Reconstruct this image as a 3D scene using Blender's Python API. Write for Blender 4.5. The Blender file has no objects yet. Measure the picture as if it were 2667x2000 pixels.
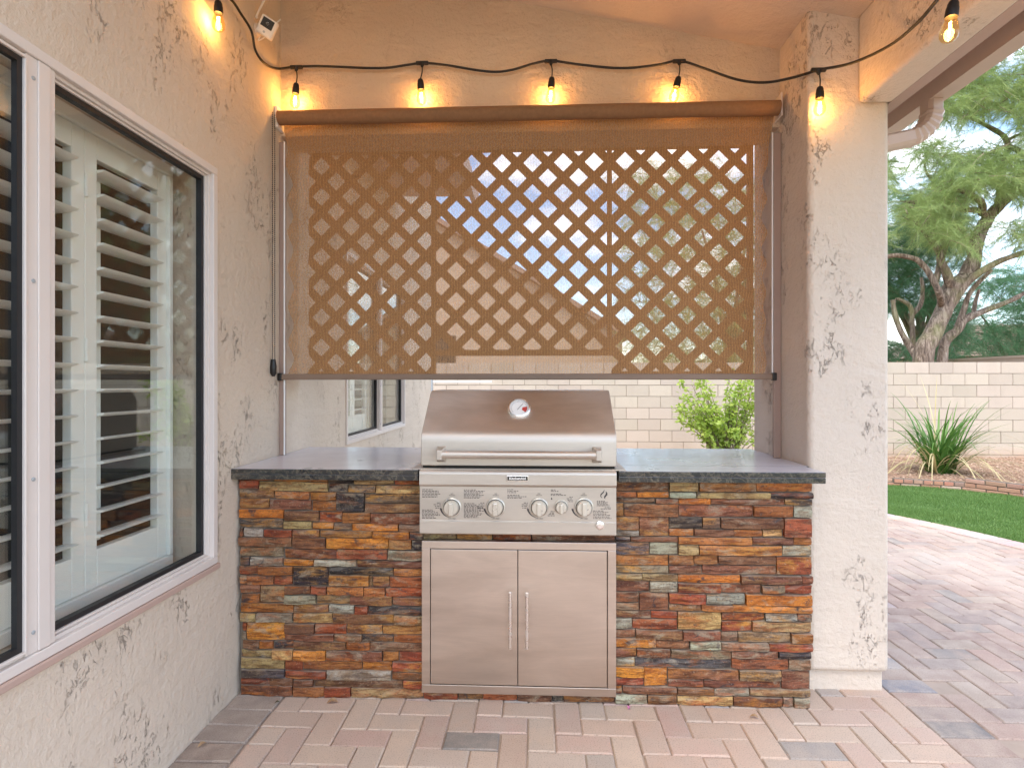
import bpy, bmesh, math, random
from mathutils import Vector, Matrix, noise as mnoise
import numpy as np
R = math.radians
random.seed(7); rng = np.random.default_rng(7)
sc = bpy.context.scene
C = sc.collection

# ------------------------------------------------------------------ camera
F = 1460.0; TH = math.atan(62 / F); CH = 1.28
cd = bpy.data.cameras.new('camera'); cam = bpy.data.objects.new('camera', cd); C.objects.link(cam)
cam.location = (0, 0, CH); cam.rotation_euler = (R(90), 0, TH)
cd.sensor_width = 36; cd.lens = F / 2667 * 36; cd.clip_start = .02; cd.clip_end = 900
sc.camera = cam
# ------------------------------------------------------------------ world
SUN_EL, SUN_AZ = R(62), R(200)      # azimuth measured from +Y clockwise (towards +X)
w = bpy.data.worlds.new('World'); sc.world = w; w.use_nodes = True
nt = w.node_tree; nt.nodes.clear()
wo = nt.nodes.new('ShaderNodeOutputWorld'); bg = nt.nodes.new('ShaderNodeBackground')
sky = nt.nodes.new('ShaderNodeTexSky'); sky.sky_type = 'NISHITA'; sky.sun_disc = False
sky.sun_elevation = SUN_EL; sky.sun_rotation = SUN_AZ; sky.air_density = 1.0; sky.dust_density = .6
tc = nt.nodes.new('ShaderNodeTexCoord'); mp = nt.nodes.new('ShaderNodeMapping'); mp.inputs['Scale'].default_value = (1, 1, 2.6)
mp.inputs['Location'].default_value = (.35, .1, .2)
nz = nt.nodes.new('ShaderNodeTexNoise'); nz.inputs['Scale'].default_value = 2.6; nz.inputs['Detail'].default_value = 7; nz.inputs['Roughness'].default_value = .58
cr = nt.nodes.new('ShaderNodeValToRGB'); cr.color_ramp.elements[0].position = .48; cr.color_ramp.elements[1].position = .70
mx = nt.nodes.new('ShaderNodeMix'); mx.data_type = 'RGBA'
mx.inputs['B'].default_value = (9.2, 8.5, 7.7, 1)
nt.links.new(tc.outputs['Generated'], mp.inputs['Vector']); nt.links.new(mp.outputs[0], nz.inputs['Vector'])
nt.links.new(nz.outputs['Fac'], cr.inputs['Fac']); nt.links.new(cr.outputs[0], mx.inputs['Factor'])
nt.links.new(sky.outputs[0], mx.inputs['A']); nt.links.new(mx.outputs['Result'], bg.inputs['Color'])
nt.links.new(bg.outputs[0], wo.inputs['Surface']); bg.inputs['Strength'].default_value = .14
sd = bpy.data.lights.new('sun', 'SUN'); sd.energy = 1.0; sd.angle = R(38); sd.color = (1, .89, .74)
so = bpy.data.objects.new('sun', sd); C.objects.link(so)
dirv = Vector((math.sin(SUN_AZ) * math.cos(SUN_EL), math.cos(SUN_AZ) * math.cos(SUN_EL), math.sin(SUN_EL)))
so.rotation_euler = dirv.to_track_quat('Z', 'Y').to_euler(); so.location = dirv * 30
BULB_W = .34
sc.view_settings.view_transform = 'Standard'; sc.view_settings.look = 'None'
sc.view_settings.exposure = 1.82; sc.view_settings.gamma = 1; sc.view_settings.use_curve_mapping = False
sc.render.engine = 'CYCLES'
sc.cycles.max_bounces = 12; sc.cycles.diffuse_bounces = 6; sc.cycles.transparent_max_bounces = 24
sc.cycles.sample_clamp_indirect = 4; sc.cycles.use_denoising = True
sc.cycles.caustics_reflective = False; sc.cycles.caustics_refractive = False

# ------------------------------------------------------------------ helpers
ct, st = math.cos(TH), math.sin(TH)
def at(px, py, Y):
    """point of the photograph's pixel (2667 wide) on the plane y = Y"""
    a = (px - 1333.5) / F; d = Y / (ct + a * st)
    return Vector((d * (a * ct - st), Y, CH - (py - 1000) / F * d))
def atx(px, py, X):
    a = (px - 1333.5) / F; d = X / (a * ct - st)
    return Vector((X, d * (ct + a * st), CH - (py - 1000) / F * d))
def tag(o, label=None, cat=None, group=None, kind=None):
    for k, v in (('label', label), ('category', cat), ('group', group), ('kind', kind)):
        if v: o[k] = v
    return o
def empty(name, loc=(0, 0, 0), rz=0):
    o = bpy.data.objects.new(name, None); C.objects.link(o); o.location = loc; o.rotation_euler = (0, 0, rz)
    o.empty_display_size = .1
    return o
class MB:
    def __init__(s): s.v = []; s.f = []; s.uv = None
    def add(s, vs, fs):
        n = len(s.v); s.v += [tuple(v) for v in vs]; s.f += [tuple(i + n for i in f) for f in fs]; return s
    def box(s, a, b, M=None):
        x0, y0, z0 = a; x1, y1, z1 = b
        vs = [Vector(p) for p in ((x0,y0,z0),(x1,y0,z0),(x1,y1,z0),(x0,y1,z0),(x0,y0,z1),(x1,y0,z1),(x1,y1,z1),(x0,y1,z1))]
        if M: vs = [M @ v for v in vs]
        return s.add(vs, [(0,3,2,1),(4,5,6,7),(0,1,5,4),(1,2,6,5),(2,3,7,6),(3,0,4,7)])
    def tube(s, pts, r, n=8, cap=True):
        pts = [Vector(p) for p in pts]
        rs = r if isinstance(r, (list, tuple)) else [r] * len(pts)
        vs = []; up = None
        for i, p in enumerate(pts):
            t = (pts[min(i + 1, len(pts) - 1)] - pts[max(i - 1, 0)])
            t = t.normalized() if t.length > 1e-9 else Vector((0, 0, 1))
            if up is None: up = Vector((0, 0, 1)) if abs(t.z) < .9 else Vector((1, 0, 0))
            u = t.cross(up);
            if u.length < 1e-6: u = t.cross(Vector((0, 1, 0)))
            u.normalize(); v = u.cross(t).normalized(); up = v
            for k in range(n):
                a = 2 * math.pi * k / n; vs.append(p + u * (math.cos(a) * rs[i]) + v * (math.sin(a) * rs[i]))
        fs = []
        for i in range(len(pts) - 1):
            for k in range(n):
                fs.append((i * n + k, i * n + (k + 1) % n, (i + 1) * n + (k + 1) % n, (i + 1) * n + k))
        if cap: fs += [tuple(reversed(range(n))), tuple(range((len(pts) - 1) * n, len(pts) * n))]
        return s.add(vs, fs)
    def lathe(s, prof, M, n=24, cap=True):
        """prof: (radius, height) along local z"""
        vs = [M @ Vector((r * math.cos(2 * math.pi * k / n), r * math.sin(2 * math.pi * k / n), h)) for r, h in prof for k in range(n)]
        fs = [(i * n + k, i * n + (k + 1) % n, (i + 1) * n + (k + 1) % n, (i + 1) * n + k) for i in range(len(prof) - 1) for k in range(n)]
        if cap: fs += [tuple(reversed(range(n))), tuple(range((len(prof) - 1) * n, len(prof) * n))]
        return s.add(vs, fs)
    def prism(s, poly, d0, d1, f):
        """poly 2-D, f(u,v,d) -> point"""
        n = len(poly)
        vs = [f(u, v, d0) for u, v in poly] + [f(u, v, d1) for u, v in poly]
        return s.add(vs, [tuple(range(n)), tuple(reversed(range(n, 2 * n)))] + [(i, n + i, n + (i + 1) % n, (i + 1) % n) for i in range(n)])
    def mesh(s, name):
        m = bpy.data.meshes.new(name); m.from_pydata(s.v, [], s.f); m.update(); return m
    def build(s, name, mat, parent=None, smooth=None, bevel=0, seg=2, fix=True, color=None, loc=None):
        m = s.mesh(name)
        if fix:
            bm = bmesh.new(); bm.from_mesh(m); bmesh.ops.recalc_face_normals(bm, faces=bm.faces); bm.to_mesh(m); bm.free()
        if mat: m.materials.append(mat)
        if smooth is not None:
            m.polygons.foreach_set('use_smooth', [True] * len(m.polygons)); m.set_sharp_from_angle(angle=R(smooth))
        o = bpy.data.objects.new(name, m); C.objects.link(o)
        if parent: o.parent = parent; 
        if loc is not None: o.location = loc
        if color: o.color = (*color, 1)
        if bevel:
            b = o.modifiers.new('bevel', 'BEVEL'); b.width = bevel; b.segments = seg; b.limit_method = 'ANGLE'; b.angle_limit = R(40); b.harden_normals = False
        return o
def box(name, a, b, mat, parent=None, **k): return MB().box(a, b).build(name, mat, parent, **k)
def smoothpts(pts, n=6):
    pts = [Vector(p) for p in pts]; out = []
    for i in range(len(pts) - 1):
        p0, p1, p2, p3 = pts[max(i - 1, 0)], pts[i], pts[i + 1], pts[min(i + 2, len(pts) - 1)]
        for k in range(n):
            t = k / n
            out.append(.5 * ((2 * p1) + (p2 - p0) * t + (2 * p0 - 5 * p1 + 4 * p2 - p3) * t * t + (3 * p1 - p0 - 3 * p2 + p3) * t ** 3))
    return out + [pts[-1]]

# ------------------------------------------------------------------ materials
class NT:
    def __init__(s, name):
        s.m = bpy.data.materials.new(name); s.m.use_nodes = True; s.t = s.m.node_tree
        s.p = s.t.nodes['Principled BSDF']; s.out = s.t.nodes['Material Output']
        s.co = s.t.nodes.new('ShaderNodeTexCoord')
    def link(s, a, b): s.t.links.new(a, b)
    def set(s, sock, v):
        if hasattr(v, 'links') or isinstance(v, bpy.types.NodeSocket): s.link(v, sock)
        else: sock.default_value = (*v, 1) if (isinstance(v, tuple) and len(v) == 3 and sock.type == 'RGBA') else v
    def mapping(s, scale=(1, 1, 1), loc=(0, 0, 0), rot=(0, 0, 0), src=None):
        n = s.t.nodes.new('ShaderNodeMapping'); s.set(n.inputs['Scale'], scale); s.set(n.inputs['Location'], loc); s.set(n.inputs['Rotation'], rot)
        s.link(src or s.co.outputs['Object'], n.inputs['Vector']); return n.outputs[0]
    def noise(s, scale, detail=4, rough=.5, vec=None, dist=0, color=False):
        n = s.t.nodes.new('ShaderNodeTexNoise'); n.inputs['Scale'].default_value = scale; n.inputs['Detail'].default_value = detail
        n.inputs['Roughness'].default_value = rough; n.inputs['Distortion'].default_value = dist
        s.link(vec or s.co.outputs['Object'], n.inputs['Vector']); return n.outputs['Color' if color else 'Fac']
    def voronoi(s, scale, vec=None, feature='F1'):
        n = s.t.nodes.new('ShaderNodeTexVoronoi'); n.feature = feature; n.inputs['Scale'].default_value = scale
        s.link(vec or s.co.outputs['Object'], n.inputs['Vector']); return n
    def ramp(s, fac, stops):
        n = s.t.nodes.new('ShaderNodeValToRGB'); e = n.color_ramp.elements
        while len(e) < len(stops): e.new(.5)
        for i, (p, c) in enumerate(stops):
            e[i].position = p; e[i].color = (c, c, c, 1) if not isinstance(c, tuple) else (*c, 1)
        s.link(fac, n.inputs['Fac']); return n.outputs[0]
    def mix(s, fac, a, b, mode='MIX'):
        n = s.t.nodes.new('ShaderNodeMix'); n.data_type = 'RGBA'; n.blend_type = mode
        s.set(n.inputs['Factor'], fac); s.set(n.inputs['A'], a); s.set(n.inputs['B'], b); return n.outputs['Result']
    def math(s, op, a, b=0.0, c=0.0):
        n = s.t.nodes.new('ShaderNodeMath'); n.operation = op; s.set(n.inputs[0], a); s.set(n.inputs[1], b); s.set(n.inputs[2], c); return n.outputs[0]
    def bump(s, h, strength=.5, dist=.01, prev=None):
        n = s.t.nodes.new('ShaderNodeBump'); n.inputs['Strength'].default_value = strength; n.inputs['Distance'].default_value = dist
        s.link(h, n.inputs['Height'])
        if prev: s.link(prev, n.inputs['Normal'])
        s.link(n.outputs[0], s.p.inputs['Normal']); return n.outputs[0]
    def info(s, k): 
        n = s.t.nodes.new('ShaderNodeObjectInfo'); return n.outputs[k]
    def base(s, v): s.set(s.p.inputs['Base Color'], v)
    def rough(s, v): s.set(s.p.inputs['Roughness'], v)

def plain(name, col, rough=.5, metal=0, vary=.08, scale=12, bump=0, bscale=200):
    n = NT(name); f = n.noise(scale, 5, .6)
    n.base(n.mix(f, tuple(c * (1 - vary) for c in col), tuple(min(1, c * (1 + vary)) for c in col)))
    n.rough(n.ramp(n.noise(scale * 2.3, 3), [(.3, max(0, rough - .06)), (.7, min(1, rough + .06))])); n.p.inputs['Metallic'].default_value = metal
    if bump: n.bump(n.noise(bscale, 3, .6), bump, .002)
    return n.m

def stucco(name, col, cracks=1.0, rot=0.0, lace=0.0, seed=0.0):
    n = NT(name)
    v = n.mapping((1, 1, 1), (seed, seed, seed))
    big = n.noise(.9, 3, .5, v)
    c = n.mix(n.ramp(big, [(.3, 0.0), (.7, 1.0)]), tuple(x * .89 for x in col), tuple(min(1, x * 1.06) for x in col))
    # stains running down
    vs = n.mapping((7, 7, .7), (seed, 2, 3)); c = n.mix(n.ramp(n.noise(1.0, 4, .6, vs), [(.52, 0.0), (.8, .22)]), c, tuple(x * .78 for x in col))
    fine = n.noise(160, 4, .65, v)
    grain = n.noise(38, 5, .6, v)
    trow = n.noise(3.2, 3, .5, n.mapping((1.0, 1.0, 2.6), (seed, 0, 0), (R(25), R(25), rot)), .5)
    # skip-trowel gouges: ragged pits where a patch mask and a thin contour of a warped noise meet
    mask = n.ramp(n.noise(4.2, 5, .65, n.mapping((1, 1, .62), (seed * 3, 1, 5))), [(.53, 0.0), (.60, 1.0)])
    ln = n.noise(17, 6, .62, n.mapping((1.25, 1.25, .62), (seed, 7, 1)), .7)
    line = n.ramp(n.math('ABSOLUTE', n.math('SUBTRACT', ln, .5)), [(.0, 1.0), (.007, .75), (.018, 0.0)])
    ln2 = n.noise(60, 3, .6, n.mapping((1.2, 1.2, .6), (seed, 3, 1)))
    spots = n.ramp(ln2, [(.36, 1.0), (.41, 0.0)])
    seg = n.ramp(n.noise(22, 2, .5, v), [(.47, 0.0), (.53, 1.0)])
    pit = n.math('MULTIPLY', mask, n.math('MAXIMUM', n.math('MULTIPLY', line, seg), n.math('MULTIPLY', spots, .6)))
    pit = n.math('MULTIPLY', pit, cracks)
    c = n.mix(n.math('MULTIPLY', pit, .36), c, (.24, .16, .11))
    c = n.mix(n.ramp(fine, [(.3, .10), (.6, 0.0)]), c, tuple(x * .8 for x in col))
    n.base(c); n.rough(.85)
    b1 = n.bump(fine, .6, .004); b2 = n.bump(grain, .8 + lace, .008, b1); b3 = n.bump(trow, .4 + lace * .4, .03, b2)
    n.bump(n.math('MULTIPLY', pit, -1.0), .9, .008, b3)
    return n.m

def stone_mat():
    n = NT('ledgestone')
    col = n.info('Color'); rnd = n.info('Random')
    cmb = n.t.nodes.new('ShaderNodeCombineXYZ'); n.link(n.math('MULTIPLY', rnd, 37.0), cmb.inputs[0]); n.link(n.math('MULTIPLY', rnd, 91.0), cmb.inputs[2])
    vadd = n.t.nodes.new('ShaderNodeVectorMath'); vadd.operation = 'ADD'; n.link(n.co.outputs['Object'], vadd.inputs[0]); n.link(cmb.outputs[0], vadd.inputs[1])
    v = n.mapping((5, 9, 15), src=vadd.outputs[0]); v2 = n.mapping((9, 20, 60), src=vadd.outputs[0])
    a = n.noise(1.0, 10, .74, v, .35); b = n.noise(1.0, 9, .72, v2, .25); c3 = n.noise(2.2, 9, .72, n.mapping((5, 8, 9), (4, 4, 4), src=vadd.outputs[0]), 1.0)
    dark = n.mix(1.0, col, (.34, .25, .20), 'MULTIPLY')
    rust = n.ramp(rnd, [(0, (.55, .17, .025)), (.3, (.24, .07, .03)), (.55, (.60, .28, .05)), (.8, (.22, .15, .09)), (1, (.45, .13, .04))])
    c = n.mix(n.ramp(a, [(.47, 0.0), (.58, .85)]), col, rust)
    c = n.mix(n.ramp(b, [(.46, 0.0), (.58, .85)]), c, dark)
    c = n.mix(n.ramp(c3, [(.58, 0.0), (.64, .85)]), c, (.045, .035, .040))
    lt = n.ramp(n.noise(1.4, 5, .7, n.mapping((6, 8, 12), (9, 1, 2), src=vadd.outputs[0]), .6), [(.55, 0.0), (.66, .6)])
    c = n.mix(lt, c, (.40, .33, .23))
    c = n.mix(n.ramp(n.noise(110, 4, .75), [(.36, .55), (.47, 0.0)]), c, (.05, .035, .03))
    # pale mortar specks, then highlights painted on the upward ledges
    c = n.mix(n.ramp(n.noise(150, 3, .6), [(.60, 0.0), (.72, .4)]), c, (.60, .45, .30))
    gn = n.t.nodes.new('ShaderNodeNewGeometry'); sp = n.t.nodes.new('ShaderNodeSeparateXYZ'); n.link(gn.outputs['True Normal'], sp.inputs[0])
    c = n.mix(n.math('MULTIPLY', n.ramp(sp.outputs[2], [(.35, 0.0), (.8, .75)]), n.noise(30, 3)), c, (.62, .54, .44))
    n.base(c); n.rough(n.ramp(a, [(.3, .55), (.7, .8)]))
    n.p.inputs['Specular IOR Level'].default_value = .35
    q = n.bump(n.noise(1.0, 6, .65, n.mapping((16, 30, 60), src=vadd.outputs[0]), .6), .95, .012)
    n.bump(n.noise(240, 3, .6), .3, .001, q)
    return n.m

def paver_mat():
    n = NT('paver_concrete'); col = n.info('Color'); rnd = n.info('Random')
    cmb = n.t.nodes.new('ShaderNodeCombineXYZ'); n.link(n.math('MULTIPLY', rnd, 50.0), cmb.inputs[0])
    va = n.t.nodes.new('ShaderNodeVectorMath'); va.operation = 'ADD'; n.link(n.co.outputs['Object'], va.inputs[0]); n.link(cmb.outputs[0], va.inputs[1])
    c = n.mix(n.ramp(n.noise(9, 4, .6, va.outputs[0]), [(.40, 0.0), (.66, .55)]), col, n.ramp(rnd, [(0, (.50, .36, .28)), (.5, (.48, .41, .35)), (1, (.54, .43, .34))]))
    c = n.mix(n.ramp(n.noise(1.1, 4, .6, n.mapping((1, 1, 1), src=n.t.nodes.new('ShaderNodeNewGeometry').outputs['Position'])), [(.42, 0.0), (.66, .5)]), c, (.60, .51, .43))
    c = n.mix(n.ramp(n.noise(190, 3, .7), [(.34, .5), (.46, 0.0)]), c, (.15, .11, .09))
    c = n.mix(n.ramp(n.noise(260, 2, .7, n.mapping(loc=(3, 3, 3))), [(.60, 0.0), (.72, .45)]), c, (.72, .62, .54))
    n.base(c); n.rough(.82); q = n.bump(n.noise(230, 4, .7), .4, .002); n.bump(n.noise(26, 4, .6, va.outputs[0]), .3, .004, q)
    return n.m

def block_mat(name='concrete_block'):
    n = NT(name); col = n.info('Color')
    c = n.mix(n.ramp(n.noise(60, 5, .7), [(.3, .25), (.6, 0.0)]), col, (.38, .32, .25))
    c = n.mix(n.ramp(n.noise(.8, 3), [(.4, 0.0), (.7, .25)]), c, (.66, .58, .48))
    geo = n.t.nodes.new('ShaderNodeNewGeometry'); sp = n.t.nodes.new('ShaderNodeSeparateXYZ'); n.link(geo.outputs['Position'], sp.inputs[0])
    rise = n.math('MULTIPLY', n.ramp(sp.outputs[2], [(.0, .8), (.22, 0.0)]), n.noise(2.2, 4, .6, geo.outputs['Position']))
    c = n.mix(rise, c, (.50, .27, .15))
    st2 = n.noise(1.0, 5, .65, n.mapping((1.3, 1.3, .35), src=geo.outputs['Position'])); c = n.mix(n.ramp(st2, [(.5, 0.0), (.75, .35)]), c, (.34, .28, .22)); n.base(c); n.rough(.9); n.bump(n.noise(140, 3, .7), .6, .005); return n.m

def steel(name, col=(.71, .65, .58), rough=.58, axis=0):
    n = NT(name); sc_ = [40, 40, 40]; sc_[axis] = 1.2
    f = n.noise(9, 4, .7, n.mapping(tuple(sc_)))
    smudge = n.noise(1.0, 6, .65, n.mapping((1.6, 3, 9)), .5)
    n.base(n.mix(n.ramp(smudge, [(.35, 0.0), (.7, 1.0)]), tuple(c * .82 for c in col), tuple(min(1, c * 1.05) for c in col)))
    bc = n.p.inputs['Base Color'].links[0].from_socket; n.base(n.mix(n.ramp(f, [(.35, .14), (.6, 0.0)]), bc, tuple(c * .6 for c in col)))
    n.p.inputs['Metallic'].default_value = 1
    n.rough(n.ramp(n.math('ADD', n.math('MULTIPLY', f, .5), n.math('MULTIPLY', smudge, .5)), [(.3, rough - .07), (.7, rough + .09)]))
    n.p.inputs['Anisotropic'].default_value = .5
    n.bump(f, .05, .001); return n.m

def granite():
    n = NT('granite')
    v = n.voronoi(70); a = n.noise(34, 6, .7, None, 1.5); b = n.noise(14, 6, .65, n.mapping(loc=(4, 4, 4)), 2.5)
    c = n.mix(n.ramp(a, [(.42, 0.0), (.62, 1.0)]), (.010, .011, .015), (.045, .043, .036))
    c = n.mix(n.ramp(n.math('ABSOLUTE', n.math('SUBTRACT', b, .5)), [(0, .9), (.03, 0.0)]), c, (.20, .17, .12))
    c = n.mix(n.ramp(n.noise(180, 3, .7), [(.62, 0.0), (.74, .6)]), c, (.30, .27, .22))
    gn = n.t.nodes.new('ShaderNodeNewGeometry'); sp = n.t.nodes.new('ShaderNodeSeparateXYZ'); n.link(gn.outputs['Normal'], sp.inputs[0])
    sky_sheen = n.math('MULTIPLY', n.ramp(sp.outputs[2], [(.85, 0.0), (.98, 1.0)]), n.ramp(n.noise(6, 5, .6, None, 1.0), [(.3, .78), (.7, .94)]))
    c = n.mix(sky_sheen, c, (.70, .69, .73))  # pale reflection of the bright outdoors painted onto the polished top
    n.base(c); n.rough(n.ramp(n.noise(5, 4), [(.3, .26), (.7, .36)])); n.p.inputs['Specular IOR Level'].default_value = .6
    n.p.inputs['Coat Weight'].default_value = .2; n.p.inputs['Coat Roughness'].default_value = .06; n.p.inputs['Coat IOR'].default_value = 1.7
    return n.m

def glass_mat(name, tint=(.99, 1.0, .99), ior=1.75, rough=.0, film=.0):
    n = NT(name); t = n.t
    fr = t.nodes.new('ShaderNodeLayerWeight'); fr.inputs['Blend'].default_value = .5; f0 = ((ior - 1) / (ior + 1)) ** 2; fk = n.math('ADD', n.math('MULTIPLY', n.math('POWER', fr.outputs['Facing'], 5.0), 1 - f0), f0)
    tr = t.nodes.new('ShaderNodeBsdfTransparent'); tr.inputs[0].default_value = (*tint, 1)
    gl = t.nodes.new('ShaderNodeBsdfGlossy'); gl.inputs['Roughness'].default_value = rough
    gl.inputs[0].default_value = (.95, 1, .97, 1)
    m = t.nodes.new('ShaderNodeMixShader'); n.link(fk, m.inputs[0]); n.link(tr.outputs[0], m.inputs[1]); n.link(gl.outputs[0], m.inputs[2])
    df = t.nodes.new('ShaderNodeBsdfDiffuse'); df.inputs[0].default_value = (.7, .72, .7, 1)
    m2 = t.nodes.new('ShaderNodeMixShader'); n.link(n.ramp(n.noise(3, 4), [(.4, film * .5), (.75, film)]), m2.inputs[0]); n.link(m.outputs[0], m2.inputs[1]); n.link(df.outputs[0], m2.inputs[2])
    n.link(m2.outputs[0], n.out.inputs['Surface']); return n.m

def fabric_mat():
    n = NT('shade_fabric'); t = n.t
    rib = t.nodes.new('ShaderNodeTexWave'); rib.bands_direction = 'X'; rib.inputs['Scale'].default_value = 43; rib.inputs['Distortion'].default_value = .6; rib.inputs['Detail'].default_value = 1
    n.link(n.co.outputs['Object'], rib.inputs['Vector'])
    wv = n.noise(1.0, 3, .6, n.mapping((330, 330, 150)))
    bigv = n.noise(1.0, 4, .6, n.mapping((3, 3, 1.2)))
    c = n.mix(rib.outputs['Fac'], (.43, .23, .10), (.68, .41, .19))
    c = n.mix(n.ramp(wv, [(.3, .5), (.6, 0.0)]), c, (.22, .10, .045))
    c = n.mix(n.ramp(bigv, [(.35, 0.0), (.75, .25)]), c, (.62, .36, .18))
    d = t.nodes.new('ShaderNodeBsdfDiffuse'); tl = t.nodes.new('ShaderNodeBsdfTranslucent'); n.link(c, d.inputs[0]); n.link(c, tl.inputs[0])
    m1 = t.nodes.new('ShaderNodeMixShader'); m1.inputs[0].default_value = .35; n.link(d.outputs[0], m1.inputs[1]); n.link(tl.outputs[0], m1.inputs[2])
    tr = t.nodes.new('ShaderNodeBsdfTransparent')
    hole = n.math('MULTIPLY', n.ramp(rib.outputs['Fac'], [(.0, .62), (1.0, .38)]), n.ramp(wv, [(.35, 1.0), (.62, .55)]))
    m2 = t.nodes.new('ShaderNodeMixShader'); n.link(hole, m2.inputs[0]); n.link(m1.outputs[0], m2.inputs[1]); n.link(tr.outputs[0], m2.inputs[2])
    n.link(m2.outputs[0], n.out.inputs['Surface']); return n.m

def leaf_mat(name, c1, c2, trans=.4, rough=.5, scale=3):
    n = NT(name); f = n.noise(scale, 3); g = n.t.nodes.new('ShaderNodeNewGeometry')
    mixf = n.math('ADD', n.math('MULTIPLY', f, .5), n.math('MULTIPLY', g.outputs['Random Per Island'], .6))
    c = n.mix(mixf, c1, c2); n.base(c); n.rough(rough)
    tl = n.t.nodes.new('ShaderNodeBsdfTranslucent'); n.link(c, tl.inputs[0])
    m = n.t.nodes.new('ShaderNodeMixShader'); m.inputs[0].default_value = trans; n.link(n.p.outputs[0], m.inputs[1]); n.link(tl.outputs[0], m.inputs[2])
    n.link(m.outputs[0], n.out.inputs['Surface']); return n.m

def bark_mat():
    n = NT('bark'); v = n.mapping((14, 14, 3)); a = n.noise(1.0, 7, .7, v, 1.0)
    c = n.ramp(a, [(.3, (.03, .02, .016)), (.5, (.24, .17, .125)), (.68, (.54, .43, .34))])
    c = n.mix(n.ramp(n.noise(1.3, 4, .6, n.mapping(loc=(2, 2, 2))), [(.50, 0.0), (.66, .55)]), c, (.26, .27, .09))
    n.base(c); n.rough(.9); n.bump(a, 1.0, .03); return n.m

def emit(name, col, s):
    n = NT(name); n.p.inputs['Emission Color'].default_value = (*col, 1); n.p.inputs['Emission Strength'].default_value = s; n.base(col); return n.m

M = {}
PAINT = (.73, .625, .505)
M['wall'] = stucco('house_stucco', PAINT, 1.0)
M['header'] = stucco('header_stucco', (.70, .56, .42), .25, lace=.45, seed=4)
M['pillar'] = stucco('pillar_stucco', (.73, .63, .525), 1.0, seed=9)
M['ceiling'] = stucco('ceiling_plaster', (.72, .58, .46), .0, seed=2)
M['trimpaint'] = plain('painted_trim', (.50, .36, .30), .5, bump=.1)
M['gutterpaint'] = plain('gutter_paint', (.60, .47, .39), .4)
M['vinyl'] = plain('window_aluminium', (.74, .68, .63), .38, vary=.04, bump=.03)
M['gasket'] = plain('black_rubber', (.012, .012, .014), .5)
M['shutter'] = plain('shutter_white', (.90, .92, .88), .42, vary=.02)
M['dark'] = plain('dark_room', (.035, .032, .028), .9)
M['glass'] = glass_mat('window_glass', film=.01)
M['stone'] = stone_mat(); M['paver'] = paver_mat(); M['block'] = block_mat()
M['mortar'] = plain('mortar', (.16, .13, .10), .9, vary=.2, scale=40, bump=.3)
M['blockmortar'] = plain('block_mortar', (.33, .27, .21), .9, vary=.15, scale=20)
M['sand'] = plain('joint_sand', (.40, .32, .26), .95, vary=.3, scale=9, bump=.4)
M['steel'] = steel('brushed_steel'); M['steelv'] = steel('door_steel', (.76, .655, .57), .44); M['chrome'] = plain('polished_handle', (.90, .88, .85), .26, 1, vary=.03)
M['knob'] = plain('knob_satin', (.66, .62, .54), .32, .5)
M['black'] = plain('black_plastic', (.012, .011, .010), .4); M['ink'] = plain('printed_ink', (.06, .05, .05), .6)
M['white'] = plain('white_plastic', (.80, .79, .76), .35, vary=.02)
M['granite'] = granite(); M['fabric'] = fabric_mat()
M['brownmetal'] = plain('brown_bar', (.24, .16, .11), .5); M['railmetal'] = plain('rail_paint', (.36, .25, .20), .5)
M['lattice'] = plain('lattice_wood', (.44, .25, .12), .75, vary=.2, scale=8)
M['cable'] = plain('black_cable', (.010, .009, .008), .5)
M['bulb'] = glass_mat('bulb_glass', (1, .86, .60), 1.45)
M['filament'] = emit('filament', (1, .55, .16), 90)
M['soil'] = plain('bare_soil', (.30, .19, .12), .95, vary=.3, scale=3, bump=.5, bscale=60)
M['turfbase'] = plain('turf_backing', (.05, .11, .03), .9, vary=.3, scale=30)
M['grass'] = leaf_mat('turf_blade', (.09, .22, .045), (.23, .36, .10), .25, .5, .8)
M['chip'] = leaf_mat('gravel_chip', (.24, .13, .08), (.50, .36, .26), 0, .9)
M['brick'] = block_mat('edging_brick')
M['bark'] = bark_mat()
M['foliage'] = leaf_mat('feathery_foliage', (.22, .35, .11), (.50, .58, .24), .5, .6, .7)
M['foliage2'] = leaf_mat('dark_foliage', (.05, .17, .07), (.20, .38, .19), .4, .6, .7)
M['shrub'] = leaf_mat('shrub_leaf', (.26, .42, .06), (.58, .68, .15), .45, .4, 4)
M['blade'] = leaf_mat('strap_leaf', (.05, .16, .03), (.16, .30, .06), .3, .45, 6)
M['straw'] = leaf_mat('straw_leaf', (.45, .38, .16), (.66, .58, .34), .3, .6, 6)
M['rooftile'] = plain('clay_roof_tile', (.36, .25, .20), .8, vary=.3, scale=6)
M['farwall'] = plain('neighbour_stucco', (.52, .40, .30), .9, vary=.08)
M['redcap'] = plain('red_brick_cap', (.42, .13, .07), .85)
M['leaf'] = leaf_mat('dry_leaf', (.42, .24, .12), (.62, .45, .28), .3); M['petal'] = leaf_mat('petal', (.65, .16, .42), (.75, .30, .55), .3)
M['metalgrey'] = plain('galvanised', (.42, .46, .48), .45, .4)

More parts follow.
